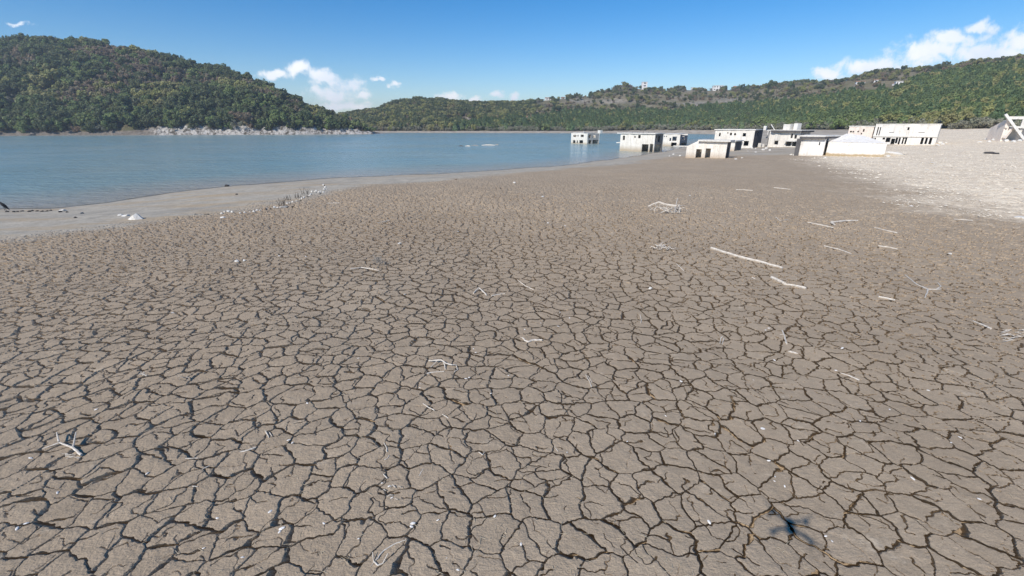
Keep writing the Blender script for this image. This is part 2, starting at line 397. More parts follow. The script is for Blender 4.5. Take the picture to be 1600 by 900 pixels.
right_sky = interp([(430, 200), (500, 190), (545, 182), (560, 180), (590, 176), (620, 164), (650, 159), (690, 161), (720, 165), (760, 167), (820, 164), (850, 157), (880, 155), (910, 152), (940, 144), (960, 137), (975, 134), (990, 138), (1010, 142), (1060, 141), (1110, 142), (1150, 140), (1190, 136), (1220, 133), (1260, 132), (1300, 128), (1330, 120), (1360, 115), (1390, 113), (1420, 110), (1450, 107), (1480, 102), (1520, 98), (1560, 94), (1600, 86), (1700, 74), (1900, 70)])
right_yf = interp([(430, 420), (600, 428), (800, 418), (1000, 402), (1110, 372), (1200, 318), (1300, 248), (1400, 205), (1500, 178), (1600, 165), (1750, 158), (1900, 150)])
right_yc = interp([(430, 620), (560, 600), (650, 560), (760, 600), (850, 640), (975, 690), (1200, 620), (1400, 500), (1600, 400), (1750, 360), (1900, 340)])
def elev(u, v):
    dy = v - CY
    return (-FPX * sp - dy * cp) / (FPX * cp - dy * sp)
class Hill:
    def __init__(s, side): s.side = side
    def feet(s, u):
        if s.side == 'left':
            yf = HC / -elev(u, left_shore(u)) * 1.0
            yc = yf + np.interp(u, [-500, 0, 300, 480, 560, 594], [190, 150, 120, 70, 30, 12])
            return yf, yc, HC + elev(u, left_sky(u)) * yc
        yf = right_yf(u); yc = right_yc(u)
        return yf, yc, HC + elev(u, right_sky(u)) * yc
    def z(s, u, t):
        u = np.asarray(u, float); t = np.asarray(t, float)
        yf, yc, zc = s.feet(u)
        y = yf + (yc - yf) * t; x = m_of_u(u) * y
        if s.side == 'left':
            z0 = -.4; prof = .7 * np.clip(t, 0, 1) + .3 * np.sin(np.clip(t, 0, 1) * np.pi / 2)
            hc = left_cliff(u) * np.clip(1 + .75 * perlin(x * .07, y * .02, 70) + .45 * perlin(x * .28, y * .1, 71), .25, 2)
            dist = (y - yf)
            rid = 1 - np.abs(perlin(x * .22, z0 + dist * .3, 72))
            cl = hc * sstep(0, 1, np.clip(dist / (3.0 + 2.2 * rid), 0, 1)) * (.5 + .5 * rid)
            z = z0 + cl * (1 - t) + (zc - z0) * prof
            amp = 2.6
        else:
            z0 = np.minimum(G(x.ravel(), y.ravel()).reshape(x.shape), 7) - .3 if x.size < 4e6 else 0
            z0 = np.where(t > .4, 3.0, z0 * (1 - t / .4) + 3.0 * t / .4)
            prof = .55 * np.clip(t, 0, 1) + .45 * sstep(0, 1, t)
            z = z0 + (zc - z0) * prof
            amp = 3.2
        n = fbm(x * .013, y * .013, 81, 4) * amp * np.clip(t * 4, 0, 1) * np.clip((1.0 - t) * 4 + .12, 0, 1)
        z = z + n * np.clip(zc / 30, .1, 1)
        over = np.maximum(t - 1, 0)
        z = z * (1 - np.clip(over / 1.2, 0, 1) ** 1.3) - over * 3
        return x, y, z
LH, RH = Hill('left'), Hill('right')

def hill_material(side):
    k = NB('hill_soil_' + side, .95, .05)
    a = k.noise(.035, 5, .6); b = k.noise(.35, 5, .7); c = k.noise(1.6, 4, .7)
    rock = k.attr('rock')
    if side == 'left':
        base = k.mix(k.rng(a, .38, .62), (.120, .112, .055), (.190, .142, .088))
        base = k.mix(k.rng(b, .55, .75, 0, .6), base, (.20, .155, .10))
    else:
        base = k.mix(k.rng(a, .38, .62), (.180, .160, .085), (.300, .245, .160))
        base = k.mix(k.rng(b, .35, .6, .5, 0), base, (.115, .108, .055))
    base = k.scale_col(base, k.rng(c, .3, .7, .75, 1.25))
    rk = k.mix(k.rng(k.noise(.42, 6, .75), .42, .56), (.10, .085, .065), (.58, .53, .47))
    if side == 'left': rk = k.mix(k.attr('brownbank'), rk, k.mix(k.noise(.6, 5, .7), (.075, .062, .05), (.34, .285, .225)))
    rk = k.scale_col(rk, k.rng(c, .3, .7, .75, 1.2))
    k.col(k.mix(rock, base, rk))
    k.bump(k.math('ADD', b, c), .8, .8)
    return k.m

def build_hill(h, u0, u1, nu, name, mat):
    t = np.concatenate([np.linspace(0, .10, 46)[:-1], np.linspace(.10, 1.1, 90)[:-1], np.linspace(1.1, 2.3, 24)])
    u = np.linspace(u0, u1, nu)
    T, U = np.meshgrid(t, u, indexing='ij')
    x, y, z = h.z(U, T)
    o = grid_obj(name, x, y, z, mat)
    if h.side == 'left':
        yf, yc, zc = h.feet(U)
        hc = left_cliff(U)
        rock = sstep(1.05, .75, (z + 0.8 * perlin(x * .12, y * .12, 73)) / (hc * 1.25 + .4)) * (T < .25)
        rock = np.maximum(rock, sstep(.45, .6, perlin(x * .05, y * .05, 74)) * .5 * (T < .6) * (T > .05))
    else:
        uu, vv = proj(x, y, z)
        rock = sstep(1, 0, np.hypot((uu - 722) / 26, (vv - 189) / 7.0) - .35 + .4 * perlin(x * .06, y * .06, 75)) * (T < .8)
        bare = sstep(.30, .55, fbm(x * .02, y * .02, 76, 4)) * (T > .45) * .3
        for (a, b, ra, rb) in [(1085, 163, 40, 6), (1140, 157, 30, 5), (905, 158, 30, 5), (965, 158, 34, 4), (605, 186, 24, 5)]:
            bare = np.maximum(bare, .8 * sstep(1, 0, np.hypot((uu - a) / ra, (vv - b) / rb) - .3 + .5 * perlin(x * .05, y * .05, 77)))
        rock = np.maximum(rock, bare * .62)
    attr(o, 'rock', rock)
    if h.side == 'left': attr(o, 'brownbank', sstep(255, 215, U + 25 * perlin(x * .05, y * .05, 79)) * .9)
    return tag(o, kind='structure')
build_hill(LH, -460, 594, 520, 'hill', hill_material('left'))
build_hill(RH, 430, 1890, 560, 'hill', hill_material('right'))
# a low ridge beyond the lake's far end
def far_ridge():
    u = np.linspace(380, 760, 90); t = np.linspace(0, 2, 24); T, U = np.meshgrid(t, u, indexing='ij')
    y = 900 + 500 * T; x = m_of_u(U) * y
    top = interp([(380, 186), (480, 180), (545, 177.5), (575, 175), (600, 176), (640, 180), (760, 186)])
    zc = HC + elev(U, top(U)) * 1400
    z = zc * np.sin(np.clip(T, 0, 2) * np.pi / 2) + 3 * perlin(x * .01, y * .01, 88) * T
    k = NB('distant_scrub', .95, .05); k.col(k.mix(k.rng(k.noise(.03, 5, .7), .35, .65), (.045, .060, .035), (.12, .11, .065)))
    tag(grid_obj('hill', x, y, z, k.m), kind='structure')
far_ridge()

# ------------------------------------------------------------------ trees
def leaf_mat(name, c1, c2, val=(.86, 1.14)):
    k = NB(name, .8, .15)
    oi = k.n('ShaderNodeObjectInfo').outputs['Random']
    wn = k.n('ShaderNodeTexWhiteNoise', noise_dimensions='1D'); k.L.new(oi, wn.inputs['W'])
    c = k.mix(oi, c1, c2)
    n = k.noise(.9, 2, .5)
    f = k.math('MULTIPLY', k.rng(wn.outputs['Value'], 0, 1, *val), k.rng(n, .3, .7, 1.55, 2.4))
    cc = k.scale_col(c, f); k.col(cc)
    tl = k.n('ShaderNodeBsdfTranslucent'); k.L.new(cc, tl.inputs[0]); mx = k.n('ShaderNodeMixShader'); mx.inputs[0].default_value = .3
    k.L.new(k.b.outputs[0], mx.inputs[1]); k.L.new(tl.outputs[0], mx.inputs[2]); k.L.new(mx.outputs[0], k.N['Material Output'].inputs[0])
    return k.m
bark = NB('tree_bark'); bark.col(bark.mix(bark.noise(3), (.09, .07, .055), (.17, .145, .12))); bark = bark.m
LM = [leaf_mat('leaves_dark_green', (.064, .080, .036), (.088, .094, .046)),
      leaf_mat('leaves_mid_green', (.096, .126, .044), (.122, .140, .056)),
      leaf_mat('leaves_olive', (.168, .172, .060), (.180, .164, .076)),
      leaf_mat('leaves_brown', (.170, .122, .080), (.158, .136, .090)),
      leaf_mat('needles_dark', (.068, .098, .046), (.096, .122, .056)),
      leaf_mat('twigs_grey_green', (.170, .160, .116), (.152, .154, .102))]

def crown_data(kind, seed, n=900):
    rs = np.random.RandomState(seed)
    V = []; 
    if kind == 4:      # conifer: stacked, narrowing
        t = rs.rand(n) ** .75; ang = rs.rand(n) * 2 * np.pi
        rad = (.30 * (1 - t) + .02) * (.55 + .45 * rs.rand(n)) * (1 + .25 * np.sin(t * 38))
        cen = np.stack([rad * np.cos(ang), rad * np.sin(ang), .14 + .86 * t], 1); size = .055 + .05 * (1 - t)
        nor = np.stack([np.cos(ang), np.sin(ang), .7 + 0 * ang], 1)
    else:
        nl = rs.randint(7, 14) if kind != 5 else 12
        wide = {0: .38, 1: .38, 2: .42, 3: .40, 5: .50}[kind]
        lc = rs.randn(nl, 3) * np.array([wide * .62, wide * .62, .17]); lc[:, 2] += .56 if kind != 5 else .46
        lc[:, 2] = np.clip(lc[:, 2], .24, .85)
        lr = (.15 + .11 * rs.rand(nl))
        li = rs.randint(0, nl, n); d = rs.randn(n, 3); d /= np.linalg.norm(d, axis=1, keepdims=True)
        cen = lc[li] + d * (lr[li] * (.55 + .5 * rs.rand(n)))[:, None]
        cen[:, 2] = np.clip(cen[:, 2], .10, 1.05)
        nor = d + .3 * rs.randn(n, 3); size = (.028 + .038 * rs.rand(n)) * (.8 if kind == 5 else 1.0)
    nor = nor + .45 * rs.randn(n, 3); nor /= np.linalg.norm(nor, axis=1, keepdims=True)
    up = rs.randn(n, 3); a = np.cross(nor, up); a /= np.linalg.norm(a, axis=1, keepdims=True); b = np.cross(nor, a)
    s = np.asarray(size)[:, None] * np.ones((n, 1))
    q = np.stack([cen - a * s - b * s * .7, cen + a * s - b * s * .8, cen + a * s * .8 + b * s, cen - a * s * .9 + b * s * .8], 1).reshape(-1, 3)
    f = np.arange(4 * n).reshape(-1, 4)
    return q, f
def trunk_data(kind, seed):
    rs = np.random.RandomState(seed + 500); V = []; F = []
    def limb(p, q, r0, r1, n=5):
        p = np.array(p); q = np.array(q); d = (q - p) / np.linalg.norm(q - p); a = np.cross(d, [.3, .9, .2]); a /= np.linalg.norm(a); b = np.cross(d, a)
        o = len(V)
        for c, r in ((p, r0), (q, r1)):
            for i in range(n):
                w = 2 * np.pi * i / n; V.append(c + r * (a * np.cos(w) + b * np.sin(w)))
        for i in range(n): F.append((o + i, o + (i + 1) % n, o + n + (i + 1) % n, o + n + i))
    if kind == 4: limb((0, 0, -.05), (0, 0, .9), .022, .006)
    else:
        limb((0, 0, -.06), (.02, .01, .42), .032, .022)
        for i in range(4):
            w = i * 1.6 + rs.rand(); limb((.02, .01, .34 + .03 * i), (.24 * math.cos(w), .24 * math.sin(w), .62 + .1 * rs.rand()), .015, .005)
    return V, F
NV = 3
crown_me = {}; trunk_me = {}
protos = bpy.data.collections.new('tree_kinds')
for kd in range(6):
    for v in range(NV):
        q, f = crown_data(kd, kd * 10 + v); tv, tf = trunk_data(kd, kd * 10 + v)
        cm = bpy.data.meshes.new('crown'); cm.from_pydata(q.tolist(), [], f.tolist()); cm.materials.append(LM[kd])
        tm = bpy.data.meshes.new('trunk'); tm.from_pydata([tuple(p) for p in tv], [], tf); tm.materials.append(bark)
        crown_me[kd, v] = cm; trunk_me[kd, v] = tm
        bm = bpy.data.meshes.new('tree'); bm.from_pydata(q.tolist() + [tuple(p) for p in tv], [], f.tolist() + [tuple(i + len(q) for i in g) for g in tf])
        bm.materials.append(LM[kd]); bm.materials.append(bark)
        mi = np.zeros(len(bm.polygons), np.int32); mi[len(f):] = 1; bm.polygons.foreach_set('material_index', mi)
        protos.objects.link(bpy.data.objects.new('tree_kind_%02d' % (kd * NV + v), bm))

def scatter_object(name, pts, scl, rot, idx, kind='stuff'):
    me = bpy.data.meshes.new(name); me.vertices.add(len(pts)); me.vertices.foreach_set('co', np.asarray(pts, np.float32).ravel())
    o = bpy.data.objects.new(name, me); C.objects.link(o)
    attr(o, 'scl', scl); attr(o, 'rot', rot)
    a = me.attributes.new('idx', 'INT', 'POINT'); a.data.foreach_set('value', np.asarray(idx, np.int32))
    ng = bpy.data.node_groups.new(name + '_scatter', 'GeometryNodeTree')
    ng.interface.new_socket('Geometry', in_out='INPUT', socket_type='NodeSocketGeometry'); ng.interface.new_socket('Geometry', in_out='OUTPUT', socket_type='NodeSocketGeometry')
    N = ng.nodes; L = ng.links
    gi = N.new('NodeGroupInput'); go = N.new('NodeGroupOutput'); ip = N.new('GeometryNodeInstanceOnPoints'); ci = N.new('GeometryNodeCollectionInfo')
    ci.inputs['Collection'].default_value = protos; ci.inputs['Separate Children'].default_value = True; ci.inputs['Reset Children'].default_value = True
    def na(nm, ty):
        q = N.new('GeometryNodeInputNamedAttribute'); q.data_type = ty; q.inputs['Name'].default_value = nm
        return [x for x in q.outputs if x.enabled and x.name == 'Attribute'][0]
    cb = N.new('ShaderNodeCombineXYZ'); L.new(na('rot', 'FLOAT'), cb.inputs[2])
    L.new(gi.outputs[0], ip.inputs['Points']); L.new(ci.outputs[0], ip.inputs['Instance']); ip.inputs['Pick Instance'].default_value = True
    L.new(na('idx', 'INT'), ip.inputs['Instance Index']); L.new(cb.outputs[0], ip.inputs['Rotation']); L.new(na('scl', 'FLOAT'), ip.inputs['Scale'])
    L.new(ip.outputs[0], go.inputs[0])
    md = o.modifiers.new('scatter', 'NODES'); md.node_group = ng
    return o

band_v = interp([(430, 204), (560, 202), (640, 196), (700, 195), (760, 186), (840, 179), (900, 171), (960, 168), (1042, 166), (1155, 157), (1290, 146), (1317, 139), (1406, 133), (1484, 112), (1600, 99), (1900, 92)])
def forest_points():
    rs = np.random.RandomState(3)
    # left hill
    n = 26000; u = rs.uniform(-420, 590, n); t = rs.uniform(.012, 1.05, n)
    x, y, z = LH.z(u, t); yf, yc, zc = LH.feet(u)
    dens = (yc - yf) * y                                   # area element
    keep = rs.rand(n) < dens / dens.max() * .66
    keep &= z > left_cliff(u) * (.35 + .75 * rs.rand(n)) + .3
    clear = fbm(x * .025, y * .025, 101, 3)
    keep &= (clear < .42) | (t < .12) | (rs.rand(n) < .35)
    u, t, x, y, z = u[keep], t[keep], x[keep], y[keep], z[keep]; n = len(u); q = rs.rand(n)
    a = fbm(x * .016, y * .016, 111, 3); b = fbm(x * .03, y * .03, 113, 3)
    brown = sstep(.10, .30, a + .55 * np.exp(-((t - .62) / .16) ** 2) - .25 + .25 * ((u > 90) & (u < 420)) - .2 * (u < 60))
    oliv = sstep(.15, .4, b + .6 * np.exp(-((t - .36) / .12) ** 2) * (u < 300) - .2)
    kd = np.where(q < .62, 0, 1)
    kd = np.where(rs.rand(n) < oliv * .8, 2, kd); kd = np.where(rs.rand(n) < brown * .75, 3, kd)
    kd = np.where((rs.rand(n) < .05), 5, kd)
    sc = (3.0 + 6.6 * rs.rand(n) ** 1.8) * np.where(kd == 3, .72, 1) * np.where(kd == 5, .7, 1) * np.interp(u, [520, 592], [1, .55]) * np.interp(t, [0, .05], [.8, 1])
    left = np.stack([x, y, z - .15, sc, kd, u, t], 1)
    # right hills
    n = 90000; u = rs.uniform(440, 1850, n); t = rs.uniform(0.0, 1.03, n)
    yf, yc, zc = RH.feet(u); y = yf + (yc - yf) * t
    dens = (yc - yf) * y
    keep = rs.rand(n) < dens / dens.max() * .9
    u, t = u[keep], t[keep]; x, y, z = RH.z(u, t); n = len(u)
    uu, vv = proj(x, y, z)
    n1 = fbm(x * .02, y * .02, 121, 3); n2 = fbm(x * .045, y * .045, 123, 3)
    dv = vv - band_v(uu) - 6 - 6 * sstep(880, 950, uu) * sstep(1420, 1330, uu) + 3 * n1                          # positive: below the upper edge of the planted wood
    wood = sstep(-2, 3, dv)
    midhill = sstep(870, 800, uu)
    dry = np.clip(sstep(0, .4, n2) * .42 + .07, 0, 1)
    p = np.maximum(wood, np.where(midhill > .5, .85, dry * .55))
    p = np.where(t > .94, np.maximum(p, sstep(-.2, .25, n2) * .9), p)
    scree = np.hypot((uu - 722) / 26, (vv - 189) / 6.5) < 1
    p = np.where(scree, .03, p); foot = np.clip((.075 - t) / .05, 0, 1)
    p = np.where(t < .02, p * .5, p)
    for (a, vb, wd) in [(1001, 138, 9), (1113.5, 139, 17), (1076, 140, 7), (1139, 140, 6), (1328, 132, 13), (1351, 129, 8), (1398, 132, 30), (1380, 133, 6), (1361, 139, 8), (826, 186, 10), (855, 155, 10), (878, 153, 7)]:
        p = np.where((np.abs(uu - a) < wd / 2 + 2) & (vv > vb - 3) & (vv < vb + 2 + 6.5 * MK / y), p * .04, p)
    for (a, b, ra, rb) in [(1085, 163, 40, 5), (1140, 157, 30, 4), (905, 158, 30, 4), (965, 158, 34, 4), (605, 186, 24, 5), (1397, 130, 22, 4), (1330, 130, 10, 3)]:
        p = np.where(np.hypot((uu - a) / ra, (vv - b) / rb) < 1, p * .15, p)
    keep = rs.rand(n) < p
    u, t, x, y, z, wood, midhill, foot, n1, n2, uu = [q[keep] for q in (u, t, x, y, z, wood, midhill, foot, n1, n2, uu)]; n = len(u)
    q = rs.rand(n)
    kd_w = np.where(q < .42 - .2 * sstep(1100, 1350, uu), 4, np.where(q < .72, 1, np.where(q < .86, 0, 2)))
    kd_w = np.where((uu > 1180) & (q > .30), np.where(n1 + .3 * n2 > .02, 2, 1), kd_w)
    kd_d = np.where(q < .38, 3, np.where(q < .62, 0, np.where(q < .82, 2, 5)))
    kd_m = np.where(q < .40, 3, np.where(q < .75, 0, 2))
    kd = np.where(rs.rand(n) < wood, kd_w, np.where(midhill > .5, kd_m, kd_d))
    kd = np.where(rs.rand(n) < foot * .75, 5, kd)
    sc = np.where(kd == 4, rs.uniform(5, 8.5, n), rs.uniform(3.6, 6.6, n)); sc = np.where(kd == 3, sc * .68, sc); sc = np.where(kd == 5, sc * .75, sc)
    sc *= np.where((wood < .5) & (midhill < .5), rs.uniform(.45, 1.0, n), 1)
    right = np.stack([x, y, z - .15, sc, kd, u, t], 1)
    return left, right
left_pts, right_pts = forest_points()

def pick_individuals(P, n, seed, cond):
    app = P[:, 3] / P[:, 1]; c = np.where(cond)[0]
    return c[np.argsort(-app[c])][:n]
def make_tree(x, y, z, s, kd, rot, v, name, label, group, cat='tree'):
    e = empty(name, (x, y, z)); e.rotation_euler.z = rot; e.scale = (s, s, s)
    tag(e, label, cat, group)
    for nm, me in (('crown', crown_me[kd, v]), ('trunk', trunk_me[kd, v])):
        o = bpy.data.objects.new(nm, me); C.objects.link(o); o.parent = e
    return e
KIND_WORD = ['dark green broadleaf tree', 'mid green broadleaf tree', 'olive green broadleaf tree', 'small brown autumn tree', 'dark green conifer', 'grey green bushy shrub']
def plant(P, name, picks):
    rs = np.random.RandomState(5); n = len(P); rot = rs.uniform(0, 6.28, n); var = rs.randint(0, NV, n)
    rest = np.ones(n, bool)
    for idx, where, grp in picks:
        for i in idx:
            if not rest[i]: continue
            rest[i] = False; x, y, z, s, kd = P[i, :5]; kd = int(kd)
            make_tree(x, y, z, s, kd, rot[i], int(var[i]), 'shrub' if kd == 5 else 'conifer' if kd == 4 else 'tree',
                      KIND_WORD[kd] + ' ' + where, KIND_WORD[kd] + 's ' + grp, 'shrub' if kd == 5 else 'tree')
    r = np.where(rest)[0]
    o = scatter_object(name, P[r, :3], P[r, 3], rot[r], P[r, 4].astype(int) * NV + var[r])
    return tag(o, kind='stuff')
t_ = left_pts[:, 6]; u_ = left_pts[:, 5]; inv = (u_ > -8) & (u_ < 596)
o = plant(left_pts, 'wood', [(pick_individuals(left_pts, 70, 1, inv & (t_ < .12) & (u_ < 240)), 'above the dark low bank of the left hill', 'above the dark low bank of the left hill'),
                             (pick_individuals(left_pts, 70, 1, inv & (t_ < .12) & (u_ >= 240)), 'just above the pale cliffs of the left hill', 'above the pale cliffs of the left hill')])
tag(o, 'dense mixed wood of green and brown trees covering the left hill', 'wood')
t_ = right_pts[:, 6]; u_ = right_pts[:, 5]
o = plant(right_pts, 'wood', [(pick_individuals(right_pts, 60, 1, (u_ < 1610) & (u_ > 1465) & (t_ < .3)), 'at the foot of the slope, right of the long ruin', 'at the foot of the slope right of the long ruin'),
                              (pick_individuals(right_pts, 60, 1, (u_ < 1465) & (u_ > 1180) & (t_ < .3)), 'on the bank behind the row of ruined houses', 'on the bank behind the ruined houses')])
tag(o, 'planted conifers, dry scrub and broadleaf wood over the far slopes', 'wood')

# ------------------------------------------------------------------ ruined houses
def plaster(name, c1, c2, stain_z=None, stain=(.42, .33, .22), stain_h=.7, rough=.92):
    k = NB(name, rough, .15)
    a = k.noise(.5, 5, .65); b = k.noise(3.5, 5, .7)
    mp = k.n('ShaderNodeMapping'); mp.inputs['Scale'].default_value = (2.2, 2.2, .22); k.L.new(k.pos(), mp.inputs[0])
    run = k.noise(1.0, 4, .65, mp.outputs[0])
    c = k.mix(k.rng(a, .35, .65), c1, c2)
    c = k.mix(k.rng(run, .48, .70, 0, .5), c, tuple(x * .62 for x in c2))       # old water runs
    c = k.mix(k.rng(b, .55, .66, 0, .65), c, (c2[0] * .62, c2[1] * .58, c2[2] * .54))            # missing render
    if stain_z is not None:
        sx = k.n('ShaderNodeSeparateXYZ'); k.L.new(k.pos(), sx.inputs[0])
        zz = k.math('ADD', sx.outputs[2], k.math('MULTIPLY', k.math('SUBTRACT', a, .5), .9))
        f = k.rng(zz, stain_z + stain_h * .5, stain_z - stain_h * .5, 0, .85)
        c = k.mix(f, c, stain)
    k.col(c); k.bump(k.math('ADD', a, b), .03, .6)
    return k.m
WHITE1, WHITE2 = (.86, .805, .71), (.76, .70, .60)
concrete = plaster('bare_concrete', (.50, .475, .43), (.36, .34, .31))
dark_or_shade_conc = plaster('dark_grey_or_shade_concrete', (.145, .135, .13), (.10, .095, .09))  # own dark grey on slab edges; painted shade on some right-hand walls
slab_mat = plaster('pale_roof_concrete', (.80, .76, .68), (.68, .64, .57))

def plate(nm, mat, parent, org, P0, P1, zb, tops, th, nrm, holes=()):
    """upright wall from P0 to P1 (2D), bottom zb, top given as [(s, z)], thickness th along nrm, with rectangular openings (s0, s1, z0, z1)"""
    P0 = np.array(P0[:2], float); P1 = np.array(P1[:2], float); Ln = np.linalg.norm(P1 - P0); d = (P1 - P0) / Ln; nrm = np.array(nrm)
    if not isinstance(tops, (list, tuple)): tops = [(0, tops), (Ln, tops)]
    ts = [a for a, b in tops]; tz = [b for a, b in tops]; zmin = min(tz)
    H = []
    for (s0, s1, z0, z1) in holes:
        s0, s1 = max(.0, min(s0, s1)), min(Ln, max(s0, s1)); z0, z1 = max(zb, min(z0, z1)), max(z0, z1)
        if s1 - s0 > .03 and z1 - z0 > .03: H.append((s0, s1, z0, min(z1, zmin - .12)))
    ss = sorted(set([0, Ln] + [min(max(t, 0), Ln) for t in ts] + [q for h in H for q in h[:2]]))
    zs = sorted(set([zb] + [q for h in H for q in h[2:]])); zs = [z for z in zs if z < zmin - .05] + ['top']
    V = {}; vl = []
    def vert(i, j, k):
        if (i, j, k) not in V:
            s = ss[i]; z = np.interp(s, ts, tz) if zs[j] == 'top' else zs[j]
            p = P0 + d * s + nrm * (th * k); V[i, j, k] = len(vl); vl.append((p[0] - org[0], p[1] - org[1], z - org[2]))
        return V[i, j, k]
    ni, nj = len(ss) - 1, len(zs) - 1
    def solid(i, j):
        if not (0 <= i < ni and 0 <= j < nj): return False
        sm = (ss[i] + ss[i + 1]) / 2; z1 = zmin if zs[j + 1] == 'top' else zs[j + 1]; zm = (zs[j] + z1) / 2
        return not any(a - 1e-6 < sm < b + 1e-6 and c - 1e-6 < zm < e + 1e-6 for a, b, c, e in H)
    F = []
    for i in range(ni):
        for j in range(nj):
            if not solid(i, j): continue
            F.append([vert(i, j, 0), vert(i + 1, j, 0), vert(i + 1, j + 1, 0), vert(i, j + 1, 0)])
            F.append([vert(i, j, 1), vert(i, j + 1, 1), vert(i + 1, j + 1, 1), vert(i + 1, j, 1)])
            if not solid(i - 1, j): F.append([vert(i, j, 0), vert(i, j + 1, 0), vert(i, j + 1, 1), vert(i, j, 1)])
            if not solid(i + 1, j): F.append([vert(i + 1, j, 0), vert(i + 1, j, 1), vert(i + 1, j + 1, 1), vert(i + 1, j + 1, 0)])
            if not solid(i, j - 1): F.append([vert(i, j, 0), vert(i, j, 1), vert(i + 1, j, 1), vert(i + 1, j, 0)])
            if not solid(i, j + 1): F.append([vert(i, j + 1, 0), vert(i + 1, j + 1, 0), vert(i + 1, j + 1, 1), vert(i, j + 1, 1)])
    return me_obj(nm, vl, F, mat, parent)
def prism(nm, mat, parent, org, pts, z0, z1, jag=0):
    """horizontal slab over a footprint (list of 2D points), z0/z1 numbers or per-point lists"""
    if isinstance(z0, (int, float)) and isinstance(z1, (int, float)) and nm in ('roof', 'balcony', 'slab_edge', 'balcony_roof'):      # chipped slab edges
        rs = np.random.RandomState(int(abs(pts[0][0]) * 100) % 9999); out = []; cen = sum(np.array(p) for p in pts) / len(pts)
        for i in range(len(pts)):
            p, q = np.array(pts[i]), np.array(pts[(i + 1) % len(pts)]); m = max(1, int(np.linalg.norm(q - p) / .8))
            for j in range(m):
                w_ = p + (q - p) * j / m; out.append(w_ + (cen - w_) / np.linalg.norm(cen - w_) * abs(rs.randn()) * .09)
        pts = out
    n = len(pts); z0 = z0 if isinstance(z0, (list, tuple)) else [z0] * n; z1 = z1 if isinstance(z1, (list, tuple)) else [z1] * n
    V = [(p[0] - org[0], p[1] - org[1], z - org[2]) for p, z in zip(pts, z0)] + [(p[0] - org[0], p[1] - org[1], z - org[2]) for p, z in zip(pts, z1)]
    F = [list(range(n))[::-1], [n + i for i in range(n)]] + [[i, (i + 1) % n, n + (i + 1) % n, n + i] for i in range(n)]
    return me_obj(nm, V, F, mat, parent)
def rod(nm, mat, parent, org, p, q, r0, r1=None, n=6):
    V, F = tube([p, q], [r0, r1 or r0], n); return me_obj(nm, [(v[0] - org[0], v[1] - org[1], v[2] - org[2]) for v in V], F, mat, parent)
def tube(P, rad, n=6):
    V = []; F = []; P = [np.array(p, float) for p in P]
    for i, p in enumerate(P):
        d = P[min(i + 1, len(P) - 1)] - P[max(i - 1, 0)]; d /= np.linalg.norm(d) + 1e-9
        a = np.cross(d, [.13, .21, .97]); a /= np.linalg.norm(a) + 1e-9; b = np.cross(d, a)
        for k in range(n): w = 2 * np.pi * k / n; V.append(p + rad[i] * (a * np.cos(w) + b * np.sin(w)))
    for i in range(len(P) - 1):
        for k in range(n): F.append([i * n + k, i * n + (k + 1) % n, (i + 1) * n + (k + 1) % n, (i + 1) * n + k])
    F.append(list(range(n))[::-1]); F.append([(len(P) - 1) * n + k for k in range(n)])
    return V, F

